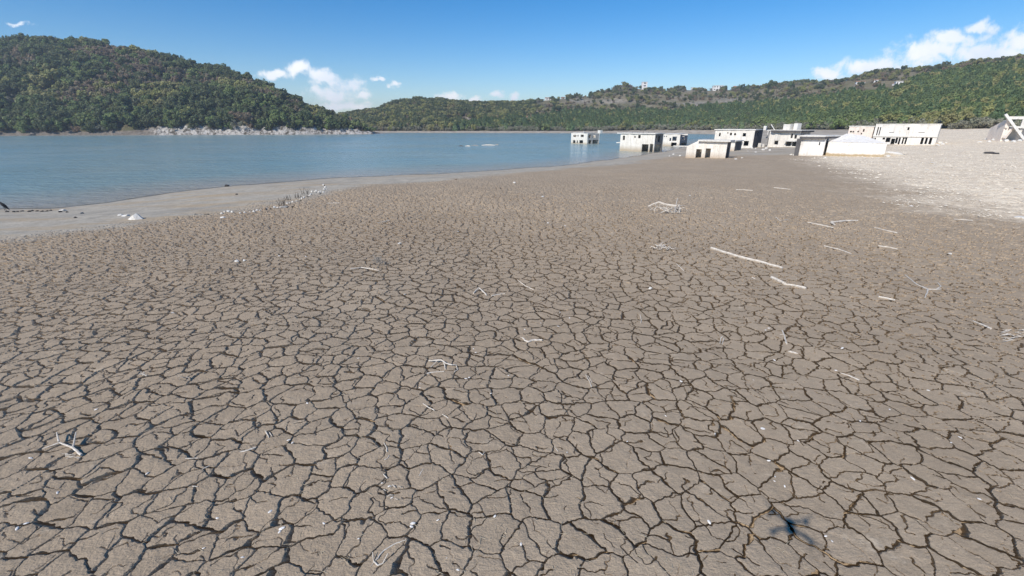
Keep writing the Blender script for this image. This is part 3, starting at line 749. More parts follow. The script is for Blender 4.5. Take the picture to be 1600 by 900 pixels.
class Ruin:
    def __init__(s, name, label, lpx, cpx, right_u, top_v, cat='ruined house', group=None, mat=None, water=False, max_depth=14.0, base_drop=.6, face=None, min_depth=0):
        s.L = np.array(hit(*lpx, water=water)); s.Cn = np.array(hit(*cpx, water=water))
        if face:                                        # the way the front wall looks away from, fixed; the near corner stays put
            fa = np.array(face) / np.linalg.norm(face); al = np.array([fa[1], -fa[0]]); d0 = ray(*lpx)[:2]
            A2 = np.array([[d0[0], al[0]], [d0[1], al[1]]]); t_, q_ = np.linalg.solve(A2, s.Cn[:2]); s.L = np.array([*(s.Cn[:2] - al * q_), s.Cn[2]])
        s.zb = min(s.L[2], s.Cn[2]) - (2.0 if water else base_drop)
        s.a = s.Cn[:2] - s.L[:2]; s.len = np.linalg.norm(s.a); s.a /= s.len
        s.n = np.array([-s.a[1], s.a[0]]);
        if s.n @ s.Cn[:2] < 0: s.n = -s.n
        best = None
        for w in np.linspace(1.0, max_depth, 200):
            p = s.Cn[:2] + s.n * w; u, _ = proj(p[0], p[1], s.Cn[2])
            e = abs(u - right_u)
            if best is None or e < best[0]: best = (e, w)
        s.w = max(best[1], min_depth)
        zz = np.linspace(s.Cn[2] - 1, s.Cn[2] + 16, 1500); _, vv = proj(np.full(1500, s.Cn[0]), np.full(1500, s.Cn[1]), zz)
        s.zt = float(zz[np.argmin(np.abs(vv - top_v))])
        s.org = (float(s.Cn[0]), float(s.Cn[1]), float(s.Cn[2])); s.e = tag(empty(name, s.org), label, cat, group); s.mat = mat
    def on(s, u, v, side=False):
        d = ray(u, v); o = s.Cn[:2] if side else s.L[:2]; ax = s.n if side else s.a; nn = s.a if side else s.n
        t = (o @ nn) / (d[:2] @ nn); p = d[:2] * t
        return float((p - o) @ ax), float(HC + d[2] * t)
    def rect(s, r, side=False):
        u0, v0, u1, v1 = r; um, vm = (u0 + u1) / 2, (v0 + v1) / 2
        return (s.on(u0, vm, side)[0], s.on(u1, vm, side)[0], s.on(um, v1, side)[1], s.on(um, v0, side)[1])
    def walls(s, front=(), side=(), ftop=None, stop=None, side_mat=None, th=.28, back=True):
        A, B_ = s.L[:2], s.Cn[:2]; n, w = s.n, s.w
        ft = [(s.on(u, v)[0], s.on(u, v)[1]) for u, v in ftop] if ftop else s.zt
        if ftop: ft = [(0, ft[0][1])] + ft[1:-1] + [(s.len, ft[-1][1])]
        p = plate('front_wall', s.mat, s.e, s.org, A, B_, s.zb, ft, th, n, [s.rect(r) for r in front])
        e1 = ft[-1][1] if ftop else s.zt; e0 = ft[0][1] if ftop else s.zt
        plate('side_wall', side_mat or s.mat, s.e, s.org, B_ + n * (th + .003), B_ + n * (w - th - .003), s.zb, stop or e1, th, -s.a, [tuple((q[0] - th, q[1] - th, q[2], q[3])) for q in (s.rect(r, True) for r in side)])
        plate('side_wall', s.mat, s.e, s.org, A + n * (th + .003), A + n * (w - th - .003), s.zb, e0, th, s.a)
        if back: plate('back_wall', s.mat, s.e, s.org, A + n * w, B_ + n * w, s.zb, max(e0, e1) if not ftop else ft, th, -n)
    def foot(s, ov=.0, l=None, r=None, f=None, b=None):
        l = ov if l is None else l; r = ov if r is None else r; f = ov if f is None else f; b = ov if b is None else b
        A, B_ = s.L[:2], s.Cn[:2]
        return [A - s.a * l - s.n * f, B_ + s.a * r - s.n * f, B_ + s.a * r + s.n * (s.w + b), A - s.a * l + s.n * (s.w + b)]
    def slab(s, nm, z, th, mat=None, **k):
        return prism(nm, mat or slab_mat, s.e, s.org, s.foot(**k), z, z + th)
    def box_px(s, nm, r, depth, mat=None, back=0.0):
        """a block standing in the front plane shifted back by `back`, outline from a pixel rectangle"""
        s0, s1, z0, z1 = s.rect(r); o = s.L[:2] + s.n * back; p, q = o + s.a * s0, o + s.a * s1
        return prism(nm, mat or slab_mat, s.e, s.org, [p, q, q + s.n * depth, p + s.n * depth], z0, z1)

# A: small shell out in the lake
A_ = Ruin('ruined_house', 'small white two-storey ruin standing furthest out in the lake', (892, 224), (917, 225.3), 936, 208.5, water=True, mat=plaster('plaster_islet', WHITE1, WHITE2, .35))
A_.walls(front=[(895.5, 211, 900.5, 214), (902, 211, 904, 213.5), (907, 210.5, 912, 214), (895, 219, 899, 223.6), (901, 219.5, 903, 223.6), (905, 219, 911, 224)],
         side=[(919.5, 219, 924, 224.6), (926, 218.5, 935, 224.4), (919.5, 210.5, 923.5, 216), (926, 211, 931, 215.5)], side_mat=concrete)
A_.slab('floor_slab', A_.zt * .45, .2, f=-.3, l=-.3, r=-.35, b=-.3); A_.slab('roof', A_.zt + .003, .16, f=-.6, l=.1, r=-2.2, b=-.2)
A_.box_px('chimney', (925.5, 203.6, 929.5, 208.6), 1.0, back=2.5)
rod('roof_beam', slab_mat, A_.e, A_.org, (A_.Cn[0] - 1.2, A_.Cn[1] + 2, A_.zt + .5), (A_.Cn[0] + 3.2, A_.Cn[1] + 4.5, A_.zt - .9), .16)
# B: house at the water's edge with open garages
B_ = Ruin('ruined_house', 'white ruin half in the water with two dark garage openings and brown tide stain', (968, 234.2), (1021, 238.0), 1034, 209.5, water=True, face=(.70, .71), mat=plaster('plaster_waterside', WHITE1, WHITE2, .9, stain_h=1.2))
B_.walls(front=[(973, 212, 976.5, 219), (991, 212.5, 993.2, 215.5), (997, 211, 1001, 216), (1002.4, 225.3, 1012.8, 241), (1014.8, 225, 1020, 241)],
         side=[(1023, 226, 1032.5, 241), (1023.3, 212, 1026, 222), (1028, 212, 1031.5, 222)], side_mat=plaster('shade_grey_plaster', (.26, .245, .22), (.18, .17, .155)))  # side wall colour darkened to stand for shade in its open bays
B_.slab('floor_slab', B_.on(1008, 224.6)[1], .25, f=-.3, l=-.3, r=-.3, b=-.3); B_.slab('roof', B_.zt + .003, .2, f=.35, l=.9, r=.3, b=.3)
B_.box_px('balcony', (962, 222.2, 968, 223.6), 1.6, back=.2)
for t in np.linspace(.1, .9, 6):
    p = B_.L[:2] + B_.a * B_.len * t + B_.n * B_.w * .3; rod('rebar', dark_or_shade_conc, B_.e, B_.org, (p[0], p[1], B_.zt), (p[0], p[1], B_.zt + .55), .03)
# C: house behind it
C_ = Ruin('ruined_house', 'white ruin with a grey open right side, in shallow water behind the garage house', (1033, 228.4), (1061, 229.0), 1080, 210.3, water=True, mat=plaster('plaster_shallows', WHITE1, WHITE2, .7, stain_h=1.0))
C_.walls(front=[(1037.4, 212.2, 1039, 213.8), (1040.6, 212.2, 1042.4, 213.8), (1046, 215.4, 1048.6, 220.4), (1050.6, 213.4, 1057.2, 220), (1048.6, 222.8, 1057, 228.4)],
         side=[(1066, 212.5, 1070.5, 219), (1075, 213, 1078.5, 218), (1064, 222.5, 1079, 228)], side_mat=plaster('shaded_side_render', (.30, .29, .28), (.22, .21, .20)), stop=[(0, C_.zt), (C_.w * .5, C_.zt - .3), (C_.w, C_.zt - .5)])  # shade of the white house's right side painted in as grey
C_.slab('floor_slab', C_.on(1050, 221.5)[1], .22, f=-.3, l=-.3, r=-.3, b=-.3); C_.slab('roof', C_.zt + .003, .16, f=.2, l=.2, r=-.6, b=-1.5)
C_.box_px('landing_slab', (1054, 227.4, 1076, 228.9), 1.6, back=-2.0)
# D: low buried house in front
D_ = Ruin('buried_house', 'low cream ruin sunk in the mud with two dark doorways and brown base', (1071, 246.3), (1133, 247.2), 1139, 221.2, face=(.62, .78), mat=plaster('plaster_cream', (.88, .82, .72), (.80, .73, .62), 1.55, (.40, .28, .17), 1.3))
D_.walls(front=[(1087.2, 233, 1096, 246.8), (1102, 232, 1110, 247)], side=[(1134.2, 231, 1138.2, 247.4)], side_mat=dark_or_shade_conc, ftop=[(1071, 228.5), (1082, 225.5), (1097, 220.8), (1133, 221.2)])  # side wall painted dark, standing in for a black opening
def d_roof():
    w = D_.w; s1, z1 = D_.on(1097, 220.9); A0, B0, n, a = D_.L[:2], D_.Cn[:2], D_.n, D_.a
    z0 = D_.on(1071, 228.5)[1]
    prism('roof', slab_mat, D_.e, D_.org, [A0 + a * (s1 - .6) - n * .5, B0 + a * .6 - n * .5, B0 + a * .6 + n * (w + .3), A0 + a * (s1 - .6) + n * (w + .3)], z1 + .01, z1 + .26)
    prism('lean_to_roof', D_.mat, D_.e, D_.org, [A0 + n * .3, A0 + a * (s1 - .62) + n * .3, A0 + a * (s1 - .62) + n * (w + 2), A0 + n * (w + 2)], [z0 - .2, z1 - .25, z1 - .25, z0 - .2], [z0 + .02, z1 + .1, z1 + .1, z0 + .02])
d_roof()
N_ = Ruin('buried_house', 'small flat-roofed cream annex with dark right side, behind the house with two doorways', (1122, 235.8), (1146.6, 236.0), 1157.5, 221.0, mat=D_.mat, max_depth=8)
N_.walls(side_mat=dark_or_shade_conc); N_.slab('roof', N_.zt + .003, .2, f=.5, l=2.0, r=.4, b=.2)  # shade of the cream right side painted in with the dark material
# E: long two-storey house
E_ = Ruin('ruined_house', 'long white two-storey ruin with small upper windows and dark slatted end wall', (1114.5, 228.8), (1175, 231.4), 1188, 203.6, face=(.60, .80), max_depth=12, mat=plaster('plaster_long', WHITE1, WHITE2))
E_.walls(front=[(1123.5, 207.5, 1126, 213), (1136.5, 206.5, 1138, 208.6), (1140.6, 207.4, 1143.6, 211.6), (1147, 208, 1150, 211.4), (1160.5, 208, 1165.6, 213.2), (1155, 221.4, 1160, 227.4), (1162, 220.2, 1169.6, 227.8)],
         side=[(1176.3, 206, 1178.2, 213), (1179.6, 206, 1181.6, 213), (1183, 205.6, 1185, 213)], side_mat=dark_or_shade_conc)  # end wall turned from the sun: its shade is put into the colour
E_.slab('floor_slab', E_.on(1150, 217)[1], .22, f=-.3, l=-.3, r=-.3, b=-.3); E_.slab('roof', E_.zt + .003, .2, ov=.25)
E_.box_px('chimney', (1184.0, 196.8, 1188.6, 203.9), 1.2, back=E_.w * .7)
def e_wing():
    P = E_.Cn[:2] + E_.n * (E_.w + .6) + E_.a * .8; Q = P + E_.a * 3.2 + E_.n * 1.0; zt = E_.zt - .2; zm = E_.on(1150, 217)[1]
    prism('balcony_floor', concrete, E_.e, E_.org, [P, Q, Q + E_.n * 4, P + E_.n * 4], zm, zm + .25)
    prism('balcony_roof', slab_mat, E_.e, E_.org, [P, Q, Q + E_.n * 4, P + E_.n * 4], zt, zt + .22)
    plate('balcony_back_wall', concrete, E_.e, E_.org, P + E_.n * 3.7, Q + E_.n * 3.7, E_.zb, zt, .25, E_.n)
    for i in range(6):
        p = P + (Q - P) * (i + .5) / 6; rod('baluster', slab_mat, E_.e, E_.org, (p[0], p[1], zm + .25), (p[0], p[1], zt), .10)
e_wing()
# F: flat-roofed house with dark eaves
F_ = Ruin('ruined_house', 'white flat-roofed ruin with dark eaves, two roof blocks and a leaning pole', (1198.8, 229.8), (1246, 230.2), 1262, 206.6, mat=plaster('plaster_flat_roof', WHITE1, WHITE2))
F_.walls(front=[(1209.3, 220, 1215.9, 225.8), (1227.7, 221, 1236, 228.4), (1237.4, 221.4, 1244.6, 228.6), (1235.4, 208.8, 1238.8, 215.8), (1241, 210.5, 1245, 216.6)],
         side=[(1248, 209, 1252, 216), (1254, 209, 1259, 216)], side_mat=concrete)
F_.slab('floor_slab', F_.on(1230, 219.8)[1], .24, f=-.3, l=-.3, r=-.3, b=-.3)
F_.slab('roof', F_.zt + .003, .34, mat=dark_or_shade_conc, f=.8, l=-.3, r=.6, b=.6); F_.slab('roof_screed', F_.zt + .35, .14, f=.82, l=-.5, r=.6, b=.6)
F_.box_px('balcony', (1228.4, 219.4, 1246, 221.0), 1.0, back=-1.0)
F_.box_px('roof_block', (1216.8, 194.0, 1227.6, 204.2), 2.2, back=1.8); F_.box_px('roof_block', (1231, 192.6, 1237, 203.8), 1.6, back=2.4)
F_.box_px('render_panel', (1211, 208.4, 1219.5, 219), .08, back=-.09)
p0 = F_.L[:2] + F_.a * F_.on(1210.6, 203)[0]; p1 = F_.L[:2] + F_.a * F_.on(1205, 194.6)[0]
rod('leaning_pole', slab_mat, F_.e, F_.org, (p0[0], p0[1], F_.zt + .4), (p1[0], p1[1], F_.on(1205, 194.6)[1]), .09)
for (u, v0, v1, w_) in [(1190, 223.5, 230.6, 2.2), (1195.5, 225, 231.5, 1.4)]:
    F_.box_px('garden_wall', (u - w_, v0, u + w_, v1 + 2), .3, back=-1.0)
# G: low house under a dark-edged slab
G_ = Ruin('buried_house', 'low white block with a dark grey slab edge and dark left post, beside the shed', (1247.5, 242.4), (1285, 243.6), 1290, 217.0, face=(.6, .8), min_depth=5, mat=plaster('plaster_block', (.90, .85, .78), (.82, .77, .69), 1.6, (.55, .47, .37), .8), max_depth=7)
G_.walls(front=[(1279.5, 222, 1281.5, 227)])
def g_frame():
    a, n, z = G_.a, G_.n, G_.on(1262, 216.6)[1]; zt = G_.on(1262, 213.4)[1]; L0 = G_.L[:2]; R0 = G_.L[:2] + a * G_.on(1316, 214)[0]
    f = -.55; Rm = G_.Cn[:2] - a * .15
    prism('slab_edge', dark_or_shade_conc, G_.e, G_.org, [L0 - a * .25 + n * f, Rm + n * f, R0 + n * 5.5, L0 - a * .25 + n * 6], [z, z, zt - .22, z], zt)
    prism('roof', slab_mat, G_.e, G_.org, [L0 - a * .3 + n * (f - .05), Rm + a * .1 + n * (f - .05), R0 + n * 5.6, L0 - a * .3 + n * 6.1], zt + .003, zt + .2)
    plate('corner_post', dark_or_shade_conc, G_.e, G_.org, L0 - a * .62 + n * f, L0 - a * .02 + n * f, G_.zb, z - .003, .5, n)
g_frame()
# H: wide pale shed-like block with a sloping top
H_ = Ruin('buried_house', 'wide low white shed with a sloping top and a rusty brown base line', (1289.5, 245), (1380.5, 245.4), 1384, 224.4, face=(.5, .87), min_depth=4.5, mat=plaster('plaster_shed', (.90, .85, .77), (.83, .77, .68), 1.95, (.36, .25, .11), .28), max_depth=6)
H_.walls(ftop=[(1293.5, 221.5), (1380.5, 224.4)])
def h_roof():
    a, n = H_.a, H_.n; A0, B0 = H_.L[:2], H_.Cn[:2]; z0 = H_.on(1293.5, 221.5)[1]; z1 = H_.zt; zp = H_.on(1327, 213.0)[1] + .35; w = 5.0
    P = [A0 - n * .05, B0 - n * .05, B0 - a * 2.6 + n * w, A0 + a * 2.6 + n * w]
    V = [(p[0] - H_.org[0], p[1] - H_.org[1], z - H_.org[2]) for p, z in zip(P, (z0 + .02, z1 + .02, zp - .3, zp))]
    V += [(p[0] - H_.org[0], p[1] - H_.org[1], z - H_.org[2] - .25) for p, z in zip(P, (z0 + .26, z1 + .26, zp - .3, zp))]
    me_obj('roof', V, [[0, 1, 2, 3], [7, 6, 5, 4], [0, 4, 5, 1], [1, 5, 6, 2], [2, 6, 7, 3], [3, 7, 4, 0]], H_.mat, H_.e)
    plate('back_wall', H_.mat, H_.e, H_.org, P[3], P[2], H_.zb, [(0, zp - .2), (float(np.linalg.norm(P[2] - P[3])), zp - .7)], .25, n)
h_roof()
# I: long ruin on the bank and the pinkish house at its left end
I_ = Ruin('ruined_house', 'long pale two-storey ruin on the bank with a row of broken dark ground-floor openings', (1361, 225.2), (1461, 226.0), 1466, 195.0, face=(.68, .73), min_depth=4, mat=plaster('plaster_bank', (.86, .81, .73), (.74, .69, .61)), max_depth=9)
I_.walls(front=[(1418, 198.8, 1421, 203.2), (1363, 215, 1365.2, 220), (1366, 215.4, 1368.4, 220), (1379, 215, 1383, 218), (1384, 215, 1391, 222), (1392, 216.5, 1398, 225.5), (1399, 215, 1402.5, 224), (1403.5, 215, 1406.5, 225.8),
                (1409.4, 215, 1416.6, 225.2), (1438.6, 215, 1442.8, 225.4), (1445.4, 215, 1449, 225), (1451.6, 215, 1455.8, 225.4), (1370.2, 198.6, 1372, 212), (1373.8, 198.6, 1375.4, 212), (1389, 206.4, 1397, 207.2), (1435, 206.4, 1445, 207.2)])
I_.slab('floor_slab', I_.on(1410, 213.9)[1], .26, f=.18, l=.05, r=.05, b=-.3); I_.slab('roof', I_.zt + .003, .22, ov=.12)
I_.box_px('pier', (1411.6, 215.6, 1413.6, 225.6), .25, back=.32)
J_ = Ruin('ruined_house', 'pinkish ruin with small dark windows adjoining the left end of the long bank ruin', (1321, 224.6), (1359.2, 225.0), 1363, 198.0, face=(.70, .71), min_depth=4, mat=plaster('plaster_pink', (.86, .74, .63), (.80, .68, .57)), max_depth=8)
J_.walls(front=[(1328, 204.4, 1331, 207), (1332, 204.6, 1334.4, 207), (1339.6, 204.4, 1342, 206.6), (1348.4, 201.6, 1350.8, 206), (1322, 201, 1323.6, 210), (1345, 207.6, 1347, 210), (1346, 213.5, 1355, 217)])
J_.slab('roof', J_.zt + .003, .2, ov=.15); J_.slab('floor_slab', J_.on(1340, 212.5)[1], .22, f=-.3, l=-.3, r=-.3, b=-.3)
# K: collapsed frame at the right edge of the picture
K_ = Ruin('collapsed_house', 'collapsed pinkish concrete house with a long white slab leaning across it', (1563, 217.6), (1612, 219.5), 1622, 183, face=(.62, .78), min_depth=4, mat=plaster('plaster_collapsed', (.86, .74, .63), (.76, .68, .59)), max_depth=10)
def k_build():
    a, n = K_.a, K_.n; zt = K_.zt
    def P(u, v): s_, z = K_.on(u, v); return K_.L[:2] + a * s_, z
    s1 = K_.on(1576, 200)[0]
    plate('front_wall', K_.mat, K_.e, K_.org, K_.L[:2], K_.L[:2] + a * s1, K_.zb, [(0, K_.on(1564, 182.5)[1]), (s1, K_.on(1575, 182)[1])], .3, n, [K_.rect((1565, 199.5, 1573, 203)), K_.rect((1571.5, 209, 1575, 213))])
    plate('side_wall', K_.mat, K_.e, K_.org, K_.L[:2] + n * .31, K_.L[:2] + n * 5.5 - a * 1.6, K_.zb, [(0, K_.on(1564, 186)[1]), (5.4, K_.on(1564, 200)[1])], .28, a)
    plate('back_wall', slab_mat, K_.e, K_.org, K_.L[:2] + a * s1 + n * 4, K_.L[:2] + a * K_.len + n * 4, K_.zb, K_.on(1585, 197)[1], .28, n)
    q0, z0 = P(1577, 186.4); q1, _ = P(1618, 186.4); zt2 = K_.on(1590, 181.8)[1]
    prism('lintel', slab_mat, K_.e, K_.org, [q0 + n * .5, q1 + n * .5, q1 + n * 1.0, q0 + n * 1.0], z0, zt2)
    for u in (1599, 1612):
        q, z = P(u, 187); prism('column', slab_mat, K_.e, K_.org, [q + n * .5, q + a * .5 + n * .5, q + a * .5 + n * 1.0, q + n * 1.0], K_.zb, z0 - .003)
    # the leaning slab
    (b0, h0), (b1, h1) = P(1572.5, 177.4), P(1601, 216.5)
    up = np.array([a[0], a[1]]); V = []
    dirv = np.array([*(b1 - b0), h1 - h0]); dirv /= np.linalg.norm(dirv); pr = np.cross(np.array([*n, 0]), dirv); pr /= np.linalg.norm(pr)
    for q in (0, 1):
        for e_ in (0, 1):
            for k_ in (0, 1):
                base = np.array([*b0, h0]) * (1 - q) + np.array([*b1, h1]) * q
                p = base + np.array([*n, 0]) * (-.9 + k_ * 1.0) + pr * (e_ * .42); V.append(tuple(p - np.array(K_.org)))
    me_obj('leaning_slab', V, [[0, 1, 3, 2], [4, 6, 7, 5], [0, 4, 5, 1], [2, 3, 7, 6], [0, 2, 6, 4], [1, 5, 7, 3]], plaster('slab_white', (.80, .77, .71), (.70, .67, .61)), K_.e)
    (b0, h0), (b1, h1) = P(1568, 216), P(1583, 199)
    rod('fallen_beam', K_.mat, K_.e, K_.org, (*(b0 - n * .4), h0), (*(b1 + n * .2), h1), .35, .3, 4)
    prism('floor_slab', slab_mat, K_.e, K_.org, [K_.L[:2] + a * 1.0, K_.L[:2] + a * (s1 + 3.5), K_.L[:2] + a * (s1 + 3.5) + n * 3.5, K_.L[:2] + a * 1.0 + n * 3.8], K_.on(1575, 200)[1], K_.on(1575, 198)[1])
k_build()

# ------------------------------------------------------------------ houses on the ridge
def hill_point(u, v, lo=.3, hi=1.0):
    ts = np.linspace(lo, hi, 500); x, y, z = RH.z(np.full(500, float(u)), ts); _, vv = proj(x, y, z)
    k = int(np.argmin(np.abs(vv - v))); return float(x[k]), float(y[k]), float(z[k])
glassm = NB('dark_window', .2, .5); glassm.col((.03, .035, .04)); glassm = glassm.m
tilem = NB('clay_roof'); tilem.col(tilem.mix(tilem.noise(.8), (.30, .16, .10), (.40, .25, .17))); tilem = tilem.m
def ridge_house(name, label, u, vbase, wpx, hpx, cols, roof='flat', nwin=3, dep=.8, cat='house', storeys=1):
    x, y, z = hill_point(u, vbase); s_ = y / MK; w, h = wpx * s_, hpx * s_; d = w * dep
    e = tag(empty(name, (x, y, z - .4)), label, cat); e.rotation_euler.z = -math.atan2(x, y) + .25
    m = plaster('render_' + name, *cols)
    V = [(-w / 2, -d / 2, -1.5), (w / 2, -d / 2, -1.5), (w / 2, d / 2, -1.5), (-w / 2, d / 2, -1.5), (-w / 2, -d / 2, h), (w / 2, -d / 2, h), (w / 2, d / 2, h), (-w / 2, d / 2, h)]
    me_obj('wall', V, [[3, 2, 1, 0], [4, 5, 6, 7], [0, 1, 5, 4], [1, 2, 6, 5], [2, 3, 7, 6], [3, 0, 4, 7]], m, e)
    o = .3
    if roof == 'gable':
        V = [(-w / 2 - o, -d / 2 - o, h + .01), (w / 2 + o, -d / 2 - o, h + .01), (w / 2 + o, d / 2 + o, h + .01), (-w / 2 - o, d / 2 + o, h + .01), (-w / 2 - o, 0, h + h * .35), (w / 2 + o, 0, h + h * .35)]
        me_obj('roof', V, [[3, 2, 1, 0], [0, 1, 5, 4], [2, 3, 4, 5], [1, 2, 5], [3, 0, 4]], tilem, e)
    else:
        V = [(sx * (w / 2 + o), sy * (d / 2 + o), h + .01 + q * .3) for q in (0, 1) for sx, sy in ((-1, -1), (1, -1), (1, 1), (-1, 1))]
        me_obj('roof', V, [[3, 2, 1, 0], [4, 5, 6, 7], [0, 1, 5, 4], [1, 2, 6, 5], [2, 3, 7, 6], [3, 0, 4, 7]], slab_mat, e)
    for st in range(storeys):
        for i in range(nwin):
            cx = -w / 2 + w * (i + .5) / nwin; ww = w / nwin * .22; z0 = h * (st + .35) / storeys; z1 = h * (st + .78) / storeys
            V = [(cx + sx * ww, -d / 2 - q, zz) for q in (.04, -.05) for sx, zz in ((-1, z0), (1, z0), (1, z1), (-1, z1))]
            me_obj('window', V, [[0, 1, 2, 3], [7, 6, 5, 4], [0, 4, 5, 1], [1, 5, 6, 2], [2, 6, 7, 3], [3, 7, 4, 0]], glassm, e)
WW = ((.92, .89, .84), (.86, .82, .76)); PK = ((.93, .88, .83), (.92, .85, .79)); TN = ((.55, .47, .37), (.46, .38, .30))
ridge_house('tower', 'pale pinkish square tower rising above the trees on the far ridge', 1001, 138, 7.5, 11, PK, 'flat', 1, .9, 'tower', 3)
ridge_house('house', 'white two-storey house with pale pink ground floor on the far skyline', 1113.5, 139.5, 15, 7, WW, 'flat', 4, .6, storeys=2)
ridge_house('house', 'tiny white cube house on the skyline between the tower and the two-storey house', 1076, 140, 6, 4, WW, 'flat', 1)
ridge_house('house', 'little orange-tan hut on the skyline just right of the two-storey house', 1139, 140.5, 4, 4.5, TN, 'gable', 1)
ridge_house('house', 'pale grey house below the cloud, leftmost of the houses on the right-hand slope', 1328, 132.5, 11, 4.6, WW, 'gable', 3, .6)
ridge_house('house', 'small white gabled house higher up between the pale grey house and the long white building', 1351.5, 129, 5.5, 4.2, WW, 'gable', 1)
ridge_house('house', 'long low white building half hidden by conifers on the right-hand slope', 1398, 132.5, 27, 5.4, WW, 'flat', 7, .3, 'building')
ridge_house('house', 'white shed immediately left of the long low building', 1380, 133, 4, 3, WW, 'gable', 1)
ridge_house('house', 'tan hut half sunk in the conifers below the hillside houses', 1361, 139.5, 6, 3.2, TN, 'gable', 2)
ridge_house('house', 'tan and white house alone on the slope above the middle of the lake', 826, 186, 8, 3.6, TN, 'gable', 2, .7)
ridge_house('house', 'pale farmhouse on the crest left of the wooded knoll', 855, 155.5, 8, 3.4, WW, 'gable', 2, .7)
ridge_house('house', 'small pale house on the crest right of the farmhouse, left of the knoll', 878, 153.5, 5, 2.6, TN, 'gable', 1, .7)
# single trees standing out on the skyline
for (u, v, hp, kd, lab) in [(1389, 112, 9.5, 0, 'round dark tree standing out against the white cloud'), (1150, 141, 9, 0, 'dark round tree beside the tan hut on the skyline'), (1159, 140.5, 8, 4, 'dark slim tree right of the tan hut on the skyline'),
                            (1223, 135, 8, 4, 'lone dark tree on the skyline halfway along the right ridge'), (1108, 139, 6.5, 4, 'small dark tree hugging the left side of the two-storey skyline house'), (1193, 139, 12, 0, 'broad dark tree on the dry slope below the skyline'),
                            (1052, 141, 6, 0, 'low dark bush on the skyline right of the tower'), (1340, 119, 6.5, 0, 'dark tree on the crest above the pale grey house'), (1448, 108, 7, 0, 'rounded tree on the crest right of the cloud tree'), (995, 138.5, 6, 1, 'green tree at the left foot of the tower')]:
    x, y, z = hill_point(u, v); make_tree(x, y, z - .2, hp * y / MK, kd, u * .7, int(u) % NV, 'tree', lab, None)

# ------------------------------------------------------------------ stones, driftwood, shells
def stone_mat(name, c1, c2):
    k = NB(name, .92, .15); k.col(k.mix(k.rng(k.noise(9, 5, .7), .35, .65), c1, c2)); k.bump(k.noise(30, 4, .7), .02, .7); return k.m
ST_W = stone_mat('white_limestone', (.56, .52, .45), (.78, .74, .67)); ST_G = stone_mat('grey_stone', (.24, .225, .20), (.38, .36, .32))
ST_D = stone_mat('dark_stone', (.05, .045, .04), (.10, .09, .08)); ST_B = stone_mat('brown_stone', (.24, .17, .11), (.36, .27, .19))
def stone_mesh(name, sx, sy, sz, seed, mat, n=16, flat=.0):
    rs = np.random.RandomState(seed); bm = bmesh.new()
    for i in range(n):
        d = rs.randn(3); d /= np.linalg.norm(d); d *= .82 + .3 * rs.rand()
        bm.verts.new((d[0] * sx, d[1] * sy, max(d[2], -.35) * sz))
    bmesh.ops.convex_hull(bm, input=bm.verts[:]); 
    loose = [v for v in bm.verts if not v.link_faces]; bmesh.ops.delete(bm, geom=loose, context='VERTS')
    bmesh.ops.bevel(bm, geom=bm.edges[:], offset=min(sx, sz) * .10, segments=1, affect='EDGES')
    me = bpy.data.meshes.new(name); bm.to_mesh(me); bm.free(); me.materials.append(mat)
    o = bpy.data.objects.new(name, me); C.objects.link(o); return o
def pxm(p): return (Vector(p) - Vector((0, 0, HC))).length / math.hypot(FPX, 300)      # metres per photo pixel at a point
def stone(u, v, wpx, hpx, mat, label, group=None, name='stone', cat='stone', seed=None):
    p = hit(u, v); k = pxm(p); seed = seed if seed is not None else int(u * 7 + v * 13)
    o = stone_mesh(name, wpx * k / 2, wpx * k * .42, hpx * k * .62, seed, mat)
    o.location = (p.x, p.y, p.z + hpx * k * .1); o.rotation_euler.z = (seed % 63) / 10
    return tag(o, label, cat, group)
row = [(358, 331, 7, 4), (351, 331.6, 4, 3), (363, 332.4, 5, 4), (346.5, 334, 5, 3), (349, 340, 10, 2.2), (375, 333.2, 4, 2.6), (382, 332.6, 4, 3), (391, 331.6, 3, 2.5), (397, 331, 5, 3.4), (401.5, 329.2, 4, 3),
       (406.6, 329, 4, 2.6), (416, 327, 3.4, 3.6), (428.5, 325, 6, 4.4), (434, 324.6, 4.6, 3), (438.5, 324.2, 4, 2.4), (448.6, 318.6, 3.6, 3.6), (453, 317.6, 3.6, 2.6), (457, 316, 3.6, 3.4),
       (463.5, 314.4, 3.4, 3), (469, 311.6, 3, 3), (472, 310.6, 4.4, 3.6), (475, 308.8, 3.6, 3), (483, 306.6, 4, 3.2), (485.6, 304.4, 4, 4), (487.5, 300.4, 3.6, 4.4), (492.4, 301, 4, 5), (494, 298.6, 3, 3),
       (498.6, 301.4, 5, 4), (501.6, 299.6, 3.6, 3), (505, 300.6, 4.6, 4), (506.6, 297.2, 4.4, 4.6), (508.2, 293.6, 4, 5), (505.4, 289.6, 3.4, 3.6), (510.5, 296.4, 3, 3)]
for u, v, w_, h_ in row:
    stone(u, v, w_, h_, ST_W, 'small white stone in the curved row of stones on the left beach', 'white stones of the curved row')
